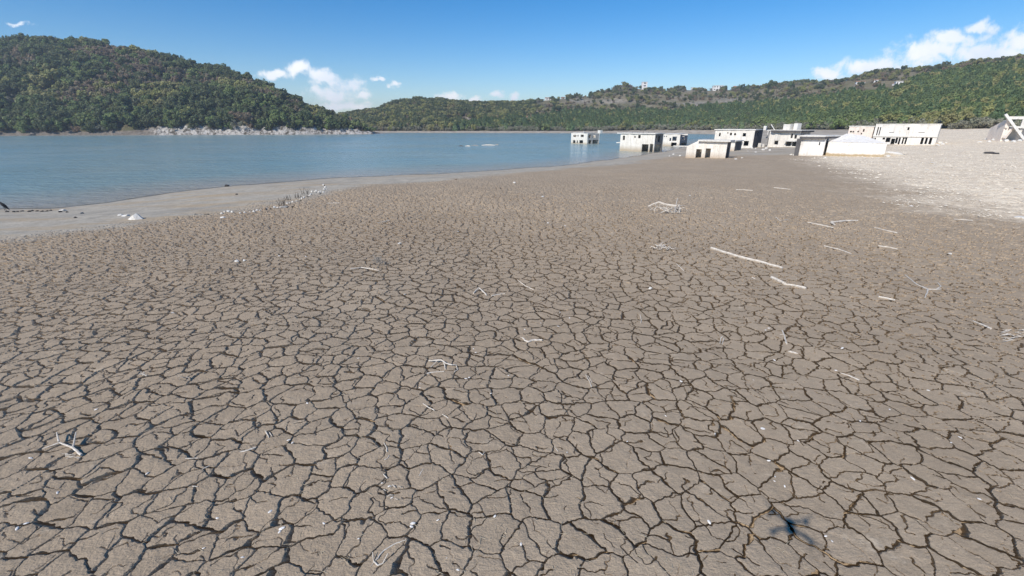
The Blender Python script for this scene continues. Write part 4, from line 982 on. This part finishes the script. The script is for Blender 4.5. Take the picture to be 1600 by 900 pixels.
for u, v, w_, h_, m_, lab in [(413.5, 327.4, 6, 5, ST_B, 'brown stone, the only brown one low in the curved row of white stones'), (422.4, 326.4, 4.5, 3.4, ST_B, 'smaller brown stone right of the brown one in the curved row'), (445, 323.6, 14, 2.4, ST_G, 'flat grey slab lying at the middle of the curved row'),
                              (457, 323.4, 5, 2, ST_D, 'dark stone just below the middle of the curved row'), (507, 290.4, 3, 2.6, ST_D, 'dark stone at the far tip of the curved row'), (500, 303, 5, 2.2, ST_D, 'dark flat stone under the white heap at the far end of the row'),
                              (482, 307.6, 5, 2.2, ST_D, 'dark flat stone beside the upper bend of the row'), (470, 314, 4, 2.6, ST_D, 'dark stone among the white ones where dead stems grow'),
                              (196, 337.4, 12, 4.6, ST_W, 'pale flat boulder leaning against the left of the large boulder'), (188, 336.6, 8, 3, ST_W, 'low pale stone at the left end of the boulder group'),
                              (354, 291.6, 9, 5, ST_D, 'dark pointed stone at the water edge'), (369.5, 304, 5, 2.4, ST_D, 'small dark stone on the ochre band of the beach'), (305, 335, 6, 1.8, ST_G, 'small grey stone on the beach between the boulder and the stone row'),
                              (323, 335, 7, 1.8, ST_D, 'dark flat stone on the beach left of the stone row'), (98, 330, 9, 3.4, ST_W, 'pale stone among the dark ones at the left water edge'), (93.5, 331.6, 6, 3, ST_D, 'dark stone left beside the pale one at the water edge'),
                              (104, 332, 4, 2.4, ST_D, 'dark stone right beside the pale one at the water edge'), (128, 334, 5, 3, ST_G, 'grey stone on the beach right of the pale stone'), (118, 340.5, 5, 2.2, ST_D, 'dark stone on the beach below the pale shoreline stone'),
                              (370.5, 408.6, 8, 4.6, ST_W, 'rounded white stone on the cracked mud, left of a pair'), (381, 407.6, 6, 4.6, ST_W, 'pointed white stone on the cracked mud, right of a pair'), (804, 286, 6, 3, ST_W, 'white stone on the mud near the middle of the shore'),
                              (782, 294.4, 4, 2.2, ST_D, 'dark stone on the mud near the middle of the shore'), (713, 280.6, 7, 2, ST_B, 'reddish stone at the water edge in the middle'), (848, 307.4, 6, 2.4, ST_W, 'pale stone alone on the mud beyond the middle'), (856, 349, 5, 2.6, ST_W, 'pale stone on the mud right of the middle'),
                              (625, 381, 7, 4, ST_W, 'white stone alone on the mud left of the middle'), (1016, 451, 7, 4.6, ST_W, 'white stone on the mud below the small twig heap'), (1484, 397, 6, 2.6, ST_W, 'white stone on the mud at the right'), (1078, 306, 4, 2.2, ST_W, 'tiny pale stone far out on the mud beyond the branch heap')]:
    stone(u, v, w_, h_, m_, lab)
for u, v in [(22, 331.4), (35, 330.4), (46, 331), (50, 330), (58, 330.4), (73, 330.4), (79, 329.4), (12, 331.4), (28, 331.2), (66, 330.8)]:
    stone(u, v, 4.5, 2.4, ST_D, 'small dark stone in the line along the left water edge', 'dark stones along the left water edge')
# rubble round the ruins
for u, v, w_, h_ in [(1174, 232, 6, 3.4), (1181, 233, 5, 3), (1192, 234.5, 5, 3.4), (1197, 233, 6, 4.6), (1203, 235, 5, 2.6), (1168, 236.8, 4, 2), (1180, 238, 5, 2), (1063, 244, 5, 3), (1241, 243, 6, 2.6), (1236, 242, 5, 2.2), (1052, 241.5, 5, 2.4),
                     (1160, 247, 5, 2), (1046, 244.2, 4, 2), (1150, 249, 6, 2), (1468, 224, 6, 4), (1473, 226, 5, 3), (1478, 223.6, 4, 3), (1464, 228, 6, 3), (1555, 220, 8, 4), (1546, 222, 6, 3), (1572, 221, 6, 4), (1584, 222, 7, 4), (1594, 221, 6, 4),
                     (1540, 219, 5, 3), (1530, 222.4, 5, 2.4), (1289, 247, 5, 2.4), (1372, 247, 5, 2), (1352, 247.6, 5, 2)]:
    stone(u, v, w_, h_, ST_W, 'broken piece of pale rubble on the ground beside the ruins', 'rubble pieces beside the ruins', 'rubble_block', 'rubble')
for u, v, w_, h_, m_, lab in [(1396, 243, 30, 7, ST_W, 'low pale heap of rubble at the right end of the wide shed'), (1386, 245, 12, 4, ST_W, 'small heap of pale rubble touching the right corner of the wide shed'),
                              (1546, 240, 14, 3, ST_D, 'dark heap on the bleached gravel in front of the collapsed house'), (1557, 240.6, 9, 2.4, ST_D, 'smaller dark heap right beside the dark heap on the gravel'), (1456, 256, 8, 2.4, ST_W, 'white stone on the bleached gravel right of the shed'), (1594, 341, 14, 4, ST_W, 'white stone at the gravel edge by the right picture border')]:
    stone(u, v, w_, h_, m_, lab, None, 'rubble_heap', 'rubble heap')

def big_boulder():
    p = hit(209, 343); k_ = pxm(p)
    V = [(-11, 2, -1), (-4, -2.5, -1), (6, -4, -1), (13, 1, -1), (8, 8, -1), (-7, 9, -1), (-7, 3, 3.5), (2, -1.5, 8.5), (4.5, 1.5, 11), (1, 6, 10), (-5, 7, 6), (9, 3.5, 4.5)]
    bm = bmesh.new()
    for v in V: bm.verts.new((v[0] * k_ * .9, v[1] * k_, v[2] * k_ * .72))
    bmesh.ops.convex_hull(bm, input=bm.verts[:]); bmesh.ops.delete(bm, geom=[v for v in bm.verts if not v.link_faces], context='VERTS')
    me = bpy.data.meshes.new('stone'); bm.to_mesh(me); bm.free(); me.materials.append(ST_W); o = bpy.data.objects.new('stone', me); C.objects.link(o); o.location = p
    tag(o, 'large pale angular boulder on the grey beach, shaded on its right', 'stone')
big_boulder()
def scatter_rocks():
    """the countless small stones of the bleached gravel"""
    rs = np.random.RandomState(12); n = 60000
    u = rs.uniform(1180, 1780, n); v = rs.uniform(204, 372, n)
    y = np.exp(rs.uniform(np.log(14), np.log(170), n)); m = rs.uniform(.28, 1.35, n); x = m * y
    d = poly_sd(x, y, pale_poly) + 3.4 * fbm(x * .2, y * .2, 41, 3)
    cl = fbm(x * .35, y * .35, 131, 3)
    keep = (d < .8) & (rs.rand(n) < .2 + .6 * sstep(-.1, .5, cl)); x, y = x[keep], y[keep]; z = G(x, y); n = len(x)
    V = []; F = []; base = np.array([[1, 0, 0], [0, 1, 0], [-1, 0, 0], [0, -1, 0], [0, 0, 1], [0, 0, -.6]]); bf = [[0, 1, 4], [1, 2, 4], [2, 3, 4], [3, 0, 4], [1, 0, 5], [2, 1, 5], [3, 2, 5], [0, 3, 5]]
    s = (.022 + .12 * rs.rand(n) ** 5) * np.clip(y / 45, .5, 1) + .0006 * y
    J = 1 + .35 * rs.randn(n, 6, 3) * np.array([1, 1, .6])
    P = base[None] * J * s[:, None, None] * np.array([1, .8, .55]); w = rs.rand(n) * 6.28; c, q = np.cos(w)[:, None], np.sin(w)[:, None]
    PX = P[..., 0] * c - P[..., 1] * q + x[:, None]; PY = P[..., 0] * q + P[..., 1] * c + y[:, None]; PZ = P[..., 2] + (z + .03)[:, None]
    V = np.stack([PX, PY, PZ], -1).reshape(-1, 3); F = (np.array(bf)[None] + (np.arange(n) * 6)[:, None, None]).reshape(-1, 3)
    k = NB('gravel_stones', .95, .1); k.col(k.mix(k.noise(1.3, 3, .7), (.42, .355, .27), (.90, .81, .67)))
    tag(me_obj('gravel_stones', V.tolist(), F.tolist(), k.m), 'loose pale stones strewn over the bleached gravel on the right', 'gravel', kind='stuff')
scatter_rocks()

def wood_mat(name, c1, c2):
    k = NB(name, .85, .2); k.col(k.mix(k.rng(k.noise(14, 4, .7), .3, .7), c1, c2)); return k.m
WD = wood_mat('bleached_wood', (.46, .395, .315), (.76, .69, .59)); WG = wood_mat('grey_wood', (.26, .23, .19), (.42, .38, .33)); WDK = wood_mat('dark_stem', (.07, .055, .045), (.13, .11, .09))
def stick(paths, label, mat=None, name='driftwood_stick', cat='driftwood', group=None, lift=0.0, label_extra=None):
    """paths: list of (pixel points [(u, v, height_m?)...], width_px at start, width_px at end), all one branch"""
    V = []; F = []; org = None
    for pts, w0, w1 in paths:
        P = [hit(p[0], p[1]) for p in pts]; k = sum(pxm(p) for p in P) / len(P)
        # densify with a slight natural wobble
        Q = []; rs = np.random.RandomState(int(pts[0][0] * 31 + pts[-1][1]))
        hs = [(p[2] if len(p) > 2 else 0) for p in pts]
        tot = len(P) - 1; m = max(2, 4 * tot) if tot < 6 else 2 * tot
        for i in range(m + 1):
            t = i / m * tot; j = min(int(t), tot - 1); f = t - j
            q = P[j].lerp(P[j + 1], f); hh = hs[j] + (hs[j + 1] - hs[j]) * f
            r = (w0 + (w1 - w0) * i / m) * k / 2 * .80
            wob = 0 if i in (0, m) else r * .5
            Q.append((q.x + rs.uniform(-1, 1) * wob, q.y + rs.uniform(-1, 1) * wob, q.z + r * .75 + hh + lift, r * rs.uniform(.88, 1.12)))
        if org is None: org = Q[0][:3]
        v, f = tube([q[:3] for q in Q], [q[3] for q in Q], 6)
        o = len(V); V += [tuple(np.array(p) - np.array(org)) for p in v]; F += [[i + o for i in g] for g in f]
    ob = me_obj(name, V, F, mat or WD); ob.location = org
    return tag(ob, label, cat, group)
stick([([(1111, 389), (1150, 401), (1196, 412.5), (1222, 420)], 5.2, 4.0)], 'long straight bleached pole, the longest piece of wood on the mud', name='driftwood_pole')
stick([([(1205, 435), (1222, 442), (1226, 445)], 6, 5), ([(1226, 445), (1240, 447), (1259, 452)], 3.0, 5.5)], 'thick pale broken stick below the lower end of the long pole')
stick([([(1299, 349), (1305, 348), (1322, 346), (1340, 345.4)], 4.6, 2.4), ([(1299, 349), (1304, 352)], 4, 3)], 'pale hooked stick with a thick left end, near the gravel edge')
stick([([(1262, 348), (1282, 352), (1302, 356.6)], 1.8, 2.2)], 'thin pale stick left of the hooked stick')
stick([([(1366, 356), (1386, 361), (1402, 364.6)], 1.6, 2.0)], 'thin pale stick right of and below the hooked stick')
stick([([(1288, 385), (1310, 390), (1330, 397)], 2.0, 1.6)], 'thin curved pale stick above and right of the long pole')
stick([([(1372, 385), (1388, 387), (1402, 390)], 2.4, 2.0)], 'short pale stick right of the thin curved stick')
stick([([(1372, 465), (1385, 467), (1398, 470)], 3.6, 3.0)], 'short thick pale stick right of the thick broken stick')
stick([([(1414, 430), (1432, 445), (1449, 452.6)], 1.4, 2.6), ([(1449, 452.6), (1462, 453), (1470, 448), (1465, 442)], 2.2, 1.2), ([(1449, 452.6), (1449, 457), (1445, 466)], 2.6, 1.6), ([(1462, 453), (1470, 452)], 1.6, 1.6)], 'pale forked branch with thin arms on the right-hand mud', name='driftwood_branch')
stick([([(548, 421), (565, 418.6), (584, 421.4)], 2.4, 2.6), ([(584, 421.4), (593, 423)], 1.6, 1.0)], 'curved tan stick left of the dark twig tuft')
stick([([(740, 459), (748, 453, .05), (752, 455, .04), (760, 462)], 3.0, 3.0)], 'pale stick bent like a roof in the middle of the mud')
stick([([(768, 463), (778, 460.6), (789, 459.6)], 2.6, 2.2)], 'short pale stick right beside the bent stick')
stick([([(810, 439), (821, 447), (834, 453.4)], 1.6, 2.0)], 'thin tan straight stick right of the bent stick')
stick([([(817, 528.5), (820, 533), (826, 535.4), (832, 532.6), (847, 532.6)], 3.6, 4.6), ([(817, 528.5), (813, 527)], 1.6, 1.0)], 'white knobbly piece of wood in the centre of the mud')
stick([([(670, 566.4, .03), (690, 567, .06), (697, 571, .04), (706, 572.6, .03), (713, 571)], 3.2, 2.4), ([(694, 569, .05), (696, 578)], 2.6, 2.2), ([(684, 567, .05), (673, 574)], 1.8, 1.4), ([(713, 571), (715, 578), (710, 581.6)], 2.0, 1.8)], 'white root-like branch with several short arms lying left of centre', name='driftwood_branch')
stick([([(667, 584.5), (678, 582), (694, 580.6)], 3.2, 1.4)], 'short pale stick just below the root-like branch')
stick([([(128, 712), (115, 702, .02), (94, 695, .03), (66, 702)], 3.8, 1.2), ([(115, 702, .03), (122, 684, .10)], 2.4, 1.4), ([(94, 695, .05), (92, 684, .10)], 2.2, 1.2)], 'pale forked branch with two upright prongs at the lower left', name='driftwood_branch')
stick([([(375, 707.4), (388, 704), (400, 699.6)], 3.0, 2.6)], 'short pale straight stick on the left mud')
stick([([(634, 844), (615, 851), (600, 861), (587, 876)], 1.6, 3.0), ([(584, 878), (590, 884), (598, 881), (607, 871, .06)], 3.0, 1.6), ([(584, 878), (583, 868, .05)], 2.2, 1.2), ([(584, 879), (579, 886)], 1.6, 1.0)], 'curved white twig with a hooked end at the bottom edge', name='driftwood_twig')
stick([([(1222, 517), (1226, 528), (1229, 538)], 2.4, 3.0), ([(1224, 523), (1218, 523)], 1.4, 1.0)], 'pale stick lying end-on to the viewer on the right mud')
stick([([(1232, 550.4), (1239, 551.4), (1246, 553)], 3.8, 2.6)], 'stubby white piece of wood below the end-on stick')
stick([([(1313, 583), (1327, 588), (1342, 595)], 1.6, 3.0)], 'pale tapering stick on the right mud')
stick([([(1129, 526.6), (1126, 529), (1125, 537)], 2.2, 1.4), ([(1131, 529), (1128, 538)], 1.6, 1.2)], 'pair of tiny joined pale twigs right of centre', name='driftwood_twig')
stick([([(915, 586), (921, 596), (924, 605)], 1.6, 2.0), ([(919, 588), (925, 598)], 1.4, 1.2)], 'split tan twig in the middle distance right of centre', name='driftwood_twig')
stick([([(661, 631), (670, 637), (679, 642)], 1.6, 2.2)], 'thin tan stick below the root-like branch')
stick([([(691, 648), (697, 651), (701, 654)], 2.0, 1.6)], 'tiny tan stick right of the thin tan stick')
stick([([(600, 692), (604, 700), (605, 707)], 1.6, 2.6), ([(601, 719), (606, 716), (608, 712)], 2.2, 1.6)], 'small curved pale root left of centre', name='driftwood_twig')
stick([([(599, 741), (605, 748)], 1.6, 2.4)], 'tiny pale stick below the small curved root')
stick([([(590, 348.6), (599, 347), (609, 345)], 1.6, 2.0)], 'thin pale stick far out on the mud left of centre')
stick([([(511, 318.4), (520, 317.8), (531, 317.6)], 1.4, 1.6)], 'thin tan stick near the far end of the stone row')
stick([([(1209, 294), (1222, 295), (1235, 296.6)], 1.6, 1.6)], 'thin pale stick far out on the mud towards the gravel')
stick([([(1150, 297), (1162, 297), (1176, 298)], 1.4, 1.2)], 'thin pale stick far out below the flat-roofed ruin')
stick([([(1212, 340), (1218, 344.6)], 1.6, 1.4), ([(1219, 345), (1232, 343)], 1.0, .8)], 'small pale twig left of the thin stick near the gravel', name='driftwood_twig')
stick([([(1490, 343), (1505, 344), (1520, 345)], 1.4, 1.4)], 'thin pale stick just below the gravel edge')
stick([([(1520, 502), (1534, 508), (1548, 514.6)], 1.6, 3.0)], 'pale straight stick pointing at the twig tangle by the right border')
stick([([(1000, 492), (1002, 500), (1001, 505)], 1.4, 1.6)], 'thin tan twig standing out below the white stone', name='driftwood_twig')
stick([([(1057, 413), (1064, 419), (1068, 423)], 1.4, 1.4)], 'thin tan twig left of the long pole', name='driftwood_twig')
stick([([(1175, 434), (1180, 436)], 1.8, 1.6)], 'tiny pale stick left of the thick broken stick')
stick([([(290, 717), (298, 716.6), (309, 716)], 1.6, 1.2)], 'thin whitish twig on the left mud', name='driftwood_twig')
stick([([(301, 760), (309, 760.6)], 1.6, 1.4)], 'tiny whitish twig below the thin whitish twig', name='driftwood_twig')
stick([([(316, 734), (327, 728)], 2.0, 1.6)], 'short pale twig at a crack on the left mud', name='driftwood_twig')
stick([([(415, 674), (420, 684)], 2.4, 1.6), ([(421, 676), (425, 682)], 1.6, 1.4)], 'two small joined pale twigs left of the short straight stick', name='driftwood_twig')
stick([([(655, 744), (661, 733)], 2.0, 1.4)], 'small pale twig low left of centre', name='driftwood_twig')
stick([([(748, 707), (754, 711), (757, 707)], 2.0, 1.4)], 'small bent pale twig low in the centre', name='driftwood_twig')
stick([([(866, 698), (872, 706)], 1.2, 1.6)], 'small tan twig low right of centre', name='driftwood_twig')

def tangle(u0, v0, w, h, n, label, seed, mat=None, wpx=(1.0, 2.2), name='driftwood_tangle', main=(), up=.12):
    rs = np.random.RandomState(seed); paths = list(main)
    for i in range(n):
        a = (u0 + w * rs.uniform(-.5, .5), v0 + h * rs.uniform(-.3, .5)); L_ = w * rs.uniform(.12, .4); an = rs.uniform(-.5, .5) + (math.pi if rs.rand() < .5 else 0)
        b = (a[0] + L_ * math.cos(an), a[1] + L_ * math.sin(an) * h / w * 1.6); c = ((a[0] + b[0]) / 2 + rs.uniform(-2, 2), (a[1] + b[1]) / 2 + rs.uniform(-1, 1), rs.uniform(0, up))
        paths.append(([(a[0], a[1], rs.uniform(0, up)), c, (b[0], b[1], rs.uniform(0, up))], rs.uniform(*wpx), wpx[0] * .7))
    return stick(paths, label, mat, name, 'branches')
tangle(1042, 331, 42, 9, 30, 'heap of bleached branches with a thick log, far out on the mud', 3, main=[([(1012, 326, .1), (1028, 326, .35), (1038, 327, .25), (1056, 329, .2)], 3.0, 4.5), ([(1054, 333), (1057, 323, .5)], 2.2, 1.4), ([(1062, 333, 0), (1060, 328, .3)], 2.2, 1.4)], up=.4, wpx=(1, 2.0))
tangle(1034, 387, 26, 8, 16, 'small heap of white twigs below the big branch heap', 4, up=.14)
tangle(1584, 523, 46, 18, 22, 'sprawling white twig tangle at the right border', 5, wpx=(.7, 1.6), up=.05)
tangle(591, 412, 14, 12, 16, 'dark grey twig tuft at the end of the curved tan stick', 6, mat=WG, wpx=(.8, 1.4), up=.35)
tangle(226, 585, 12, 7, 8, 'tiny tangle of white twigs on the left mud', 8, up=.06, wpx=(1, 1.8))
tangle(288, 592, 14, 9, 7, 'faint tangle of tan twigs right of the tiny white tangle', 9, mat=WG, up=.06, wpx=(.8, 1.4))
tangle(612, 770, 22, 26, 7, 'loose scatter of pale twigs under the small curved root', 10, up=.04, wpx=(.9, 1.8))
tangle(120, 714, 40, 8, 8, 'faint thin white twigs beneath the forked branch with prongs', 11, up=.03, wpx=(.7, 1.3))
def stems(u, v, n, hm, label, seed):
    p = hit(u, v); rs = np.random.RandomState(seed); V = []; F = []
    for i in range(n):
        a = rs.uniform(0, 6.28); l = hm * rs.uniform(.5, 1.0); s_ = rs.uniform(.1, .6)
        b = (rs.uniform(-.25, .25), rs.uniform(-.2, .2), -.02); c = (b[0] + l * s_ * math.cos(a), b[1] + l * s_ * math.sin(a), l); m = ((b[0] * .6 + c[0] * .4), (b[1] * .6 + c[1] * .4), l * .6)
        v_, f_ = tube([b, m, c], [.018, .014, .006], 5); o = len(V); V += [tuple(q) for q in v_]; F += [[k + o for k in g] for g in f_]
    ob = me_obj('dead_plant', V, F, WDK); ob.location = p; tag(ob, label, 'plant')
stems(441.5, 321, 9, .55, 'clump of dark dead stems above the grey slab of the stone row', 1); stems(452, 312, 6, .5, 'sparse dark dead stems behind the white stones, left of the middle clump', 2)
stems(466, 309.6, 7, .5, 'dark dead stems in the middle of the upper stone row', 3); stems(478, 303.6, 7, .55, 'dark dead stems just before the white heap at the end of the row', 4)

# shells and flakes
def shell_mesh():
    V = [(0, 0, .35)]; F = []; n = 9
    for r, z in ((.5, .28), (1.0, 0)):
        for i in range(n):
            a = 2 * math.pi * i / n; V.append((r * math.cos(a) * 1.0, r * math.sin(a) * .55, z * (1 + .2 * math.sin(3 * a)) + (.05 if i % 2 else 0)))
    for i in range(n): F += [[0, 1 + i, 1 + (i + 1) % n], [1 + i, 1 + n + i, 1 + n + (i + 1) % n, 1 + (i + 1) % n]]
    me = bpy.data.meshes.new('shell'); me.from_pydata(V, [], F); me.materials.append(SHELL); return me
k = NB('shell_white', .5, .4); k.col(k.mix(k.noise(40), (.62, .57, .50), (.86, .83, .78))); SHELL = k.m
sm_ = shell_mesh(); ns = 0
for (u, v, w_) in [(740, 545, 4), (743, 551, 4), (728, 592, 6), (733, 590, 5), (794, 587, 5), (767, 615, 4), (656, 606, 4), (657, 600, 3), (608, 760, 5), (612, 778, 5), (597, 755, 4), (451, 688, 6), (457, 692, 4), (422, 800, 7), (440, 826, 9), (437, 831, 6),
                   (318, 857, 4), (379, 871, 5), (27, 826, 5), (41, 818, 5), (645, 818, 8), (643, 823, 6), (684, 813, 5), (773, 807, 6), (814, 851, 6), (715, 891, 6), (697, 873, 4), (886, 707, 4), (506, 818, 5), (1192, 670, 8), (1201, 513, 4),
                   (1316, 544, 5), (1306, 579, 4), (1500, 684, 5), (1486, 692, 4), (1426, 748, 6), (1210, 563, 4), (1211, 745, 4), (1201, 720, 5), (1247, 689, 4), (1117, 678, 4), (1064, 596, 5), (1344, 658, 4), (1177, 594, 3), (478, 401, 5), (436, 400, 4),
                   (716, 362, 5), (883, 353, 4), (632, 460, 4), (270, 489, 4), (1424, 322, 5), (1196, 516, 4), (1108, 816, 7), (1290, 838, 4), (1300, 846, 4), (1226, 760, 4), (1210, 752, 3), (560, 842, 4), (48, 716, 5), (890, 497, 4), (875, 488, 4),
                   (872, 510, 5), (820, 515, 4), (845, 505, 3), (1040, 650, 4), (980, 690, 4), (1390, 640, 4), (1530, 780, 5), (1450, 610, 4), (560, 560, 4), (480, 630, 5), (150, 640, 4), (230, 740, 5), (340, 810, 5), (90, 770, 4)]:
    p = hit(u, v); o = bpy.data.objects.new('shell', sm_); C.objects.link(o); s_ = w_ * pxm(p) * .5; ns += 1
    o.location = (p.x, p.y, p.z + .004); o.scale = (s_, s_, s_ * .8); o.rotation_euler = (.25 * math.sin(u), .25 * math.cos(v), u * 1.7)
    tag(o, 'small white shell fragment lying on the cracked mud', 'shell', 'shell fragments on the mud')

def straw():
    """countless bits of dry straw pressed into the mud"""
    rs = np.random.RandomState(21); n = 5200
    r = 3.2 + 15 * rs.rand(n) ** 1.5; a = rs.uniform(-1.1, 1.1, n); x = r * np.sin(a); y = r * np.cos(a); z = G(x, y) + .006
    cl = fbm(x * .5, y * .5, 141, 2) + .25 * (x < 2); k_ = rs.rand(n) < sstep(-.3, .6, cl); x, y, z = x[k_], y[k_], z[k_]; n = len(x)
    l = rs.uniform(.012, .05, n); w = rs.uniform(0, 3.14, n); t = rs.uniform(.0008, .0022, n)
    dx, dy = np.cos(w) * l, np.sin(w) * l; px, py = -np.sin(w) * t, np.cos(w) * t; tz = rs.uniform(0, .012, n)
    V = np.stack([np.stack([x - dx - px, y - dy - py, z], 1), np.stack([x - dx + px, y - dy + py, z], 1), np.stack([x + dx + px, y + dy + py, z + tz], 1), np.stack([x + dx - px, y + dy - py, z + tz], 1), np.stack([x, y, z + t * 2 + tz * .6], 1)], 1).reshape(-1, 3)
    i = np.arange(n)[:, None, None] * 5; F = (np.array([[0, 1, 4], [1, 2, 4], [2, 3, 4], [3, 0, 4]])[None] + i).reshape(-1, 3)
    k = NB('dry_straw', .8, .2); k.col(k.mix(k.noise(3), (.42, .34, .22), (.66, .57, .42)))
    tag(me_obj('straw', V.tolist(), F.tolist(), k.m), 'tiny bits of dry straw strewn over the mud', 'straw', kind='stuff')
straw()

# drowned debris in the lake
def floating_log(u, v, wpx, hpx, mat, label):
    p = hit(u, v, water=True); k_ = pxm(p); L_ = wpx * k_ / 2; r = hpx * k_ * .55
    v_, f_ = tube([(-L_, 0, -.1), (-L_ * .3, .3, .02), (L_ * .4, .1, .05), (L_, -.2, -.05)], [r * .7, r, r * .9, r * .5], 7)
    ob = me_obj('floating_log', v_, f_, mat); ob.location = (p.x, p.y, .05); tag(ob, label, 'log')
floating_log(763, 227.2, 22, 2.4, WD, 'long pale log awash in the middle of the lake'); floating_log(731, 228.6, 8, 2.2, WD, 'short pale log awash left of the long lake log')
floating_log(742, 227.6, 12, 1.6, WG, 'grey log awash between the pale logs in the lake'); floating_log(720, 228.4, 9, 1.4, WDK, 'dark log at the left end of the lake logs'); floating_log(776, 226.6, 6, 2, WG, 'short grey log at the right tip of the lake logs')

# ------------------------------------------------------------------ bird at the water's edge
def bird():
    p = hit(9, 330); k_ = pxm(p); L_ = 14 * k_
    e = empty('bird', (p.x, p.y, max(p.z, 0))); e.rotation_euler.z = .15
    tag(e, 'slim dark bird standing upright at the left edge of the lake', 'bird')
    blk = NB('dark_plumage', .7, .3); blk.col((.014, .015, .016)); blk = blk.m
    S_ = L_ / .85
    prof = [(-.34, .80, .012), (-.27, .80, .022), (-.23, .78, .034), (-.19, .70, .030), (-.12, .60, .040), (-.05, .50, .085), (.03, .40, .110), (.10, .30, .095), (.16, .22, .055), (.22, .13, .030), (.25, .07, .012)]
    v_, f_ = tube([(a * S_, 0, b * S_) for a, b, r in prof], [r * S_ * .8 for a, b, r in prof], 10)
    o = me_obj('body', v_, f_, blk, e, smooth=True)
    for sgn in (-1, 1):
        v_, f_ = tube([(-.10 * S_, sgn * .075 * S_, .52 * S_), (.03 * S_, sgn * .095 * S_, .38 * S_), (.2 * S_, sgn * .04 * S_, .16 * S_)], [.03 * S_, .045 * S_, .008 * S_], 6); me_obj('wing', v_, f_, blk, e, smooth=True)
        v_, f_ = tube([(.03 * S_, sgn * .05 * S_, .34 * S_), (.0, sgn * .05 * S_, .16 * S_), (.02 * S_, sgn * .05 * S_, 0), (-.05 * S_, sgn * .06 * S_, -.01)], [.02 * S_, .012 * S_, .012 * S_, .01 * S_], 5); me_obj('leg', v_, f_, blk, e)
bird()

# ------------------------------------------------------------------ the drone that carries the camera: its shadow falls on the mud
def drone():
    e = empty('drone', (-.066, -.157, HC + .065)); e.rotation_euler = (0, 0, -.4); tag(e, 'small grey folding drone hovering above the mud, seen only by its shadow', 'drone')
    g = NB('drone_grey', .5, .4); g.col((.22, .22, .23)); g = g.m; bk = NB('drone_black', .5, .4); bk.col((.02, .02, .022)); bk = bk.m
    bm = bmesh.new(); bmesh.ops.create_cube(bm, size=1)
    for v in bm.verts:
        v.co.x *= .105 * (1 if v.co.y < 0 else .86); v.co.y *= .24; v.co.z *= .085 * (1 if v.co.y < 0 else .8)
    bmesh.ops.bevel(bm, geom=bm.edges[:], offset=.018, segments=3, affect='EDGES')
    me = bpy.data.meshes.new('body'); bm.to_mesh(me); bm.free(); me.materials.append(g); b = bpy.data.objects.new('body', me); C.objects.link(b); b.parent = e
    for sx in (-1, 1):
        for sy, yy in ((1, .16), (-1, -.17)):
            tip = (sx * .20, yy, .02 if sy > 0 else .0)
            v_, f_ = tube([(sx * .04, sy * .07, .01), (sx * .12, sy * .11, .02), tip], [.02, .016, .014], 8); a = me_obj('arm', v_, f_, g, e)
            v_, f_ = tube([(tip[0], tip[1], -.045), (tip[0], tip[1], .03)], [.019, .021], 10); me_obj('motor', v_, f_, bk, e)
            ang = {(1, 1): .8, (-1, 1): 2.3, (1, -1): 2.4, (-1, -1): .7}[(sx, sy)]; R_ = .115; c, s_ = math.cos(ang), math.sin(ang); z = .036
            V = []
            for dz in (0, .003):
                for t, w_ in ((-1, .004), (-.55, .009), (0, .006), (.55, .009), (1, .004)):
                    for q in (-1, 1): V.append((tip[0] + R_ * t * c - q * w_ * s_, tip[1] + R_ * t * s_ + q * w_ * c, tip[2] + z + dz))
            F = []
            for i in range(4):
                F += [[2 * i, 2 * i + 1, 2 * i + 3, 2 * i + 2], [10 + 2 * i, 12 + 2 * i, 13 + 2 * i, 11 + 2 * i], [2 * i, 2 * i + 2, 12 + 2 * i, 10 + 2 * i], [2 * i + 1, 11 + 2 * i, 13 + 2 * i, 2 * i + 3]]
            me_obj('propeller', V, F, bk, e)
            if sy > 0: v_, f_ = tube([(tip[0], tip[1], -.04), (tip[0] * 1.02, tip[1], -.10)], [.012, .008], 6); me_obj('foot', v_, f_, bk, e)
    v_, f_ = tube([(0, .118, -.012), (0, .142, -.012)], [.022, .020], 12); me_obj('gimbal_camera', v_, f_, bk, e)
drone()

# ------------------------------------------------------------------ the air over the lake
def haze():
    q = 2600; V = [(x, y, z) for z in (-6, 112) for x, y in ((-q, -q), (q, -q), (q, q), (-q, q))]
    o = me_obj('haze', V, [[3, 2, 1, 0], [4, 5, 6, 7], [0, 1, 5, 4], [1, 2, 6, 5], [2, 3, 7, 6], [3, 0, 4, 7]])
    m = bpy.data.materials.new('thin_haze'); m.use_nodes = True; nt = m.node_tree; nt.nodes.clear()
    ou = nt.nodes.new('ShaderNodeOutputMaterial'); pv = nt.nodes.new('ShaderNodeVolumePrincipled'); pv.inputs['Color'].default_value = (.82, .90, 1, 1); pv.inputs['Density'].default_value = HAZE; pv.inputs['Anisotropy'].default_value = .2
    nt.links.new(pv.outputs[0], ou.inputs['Volume']); o.data.materials.append(m); tag(o, 'thin bluish haze in the air over the lake', 'haze', kind='stuff')
HAZE = 0.0003
haze()
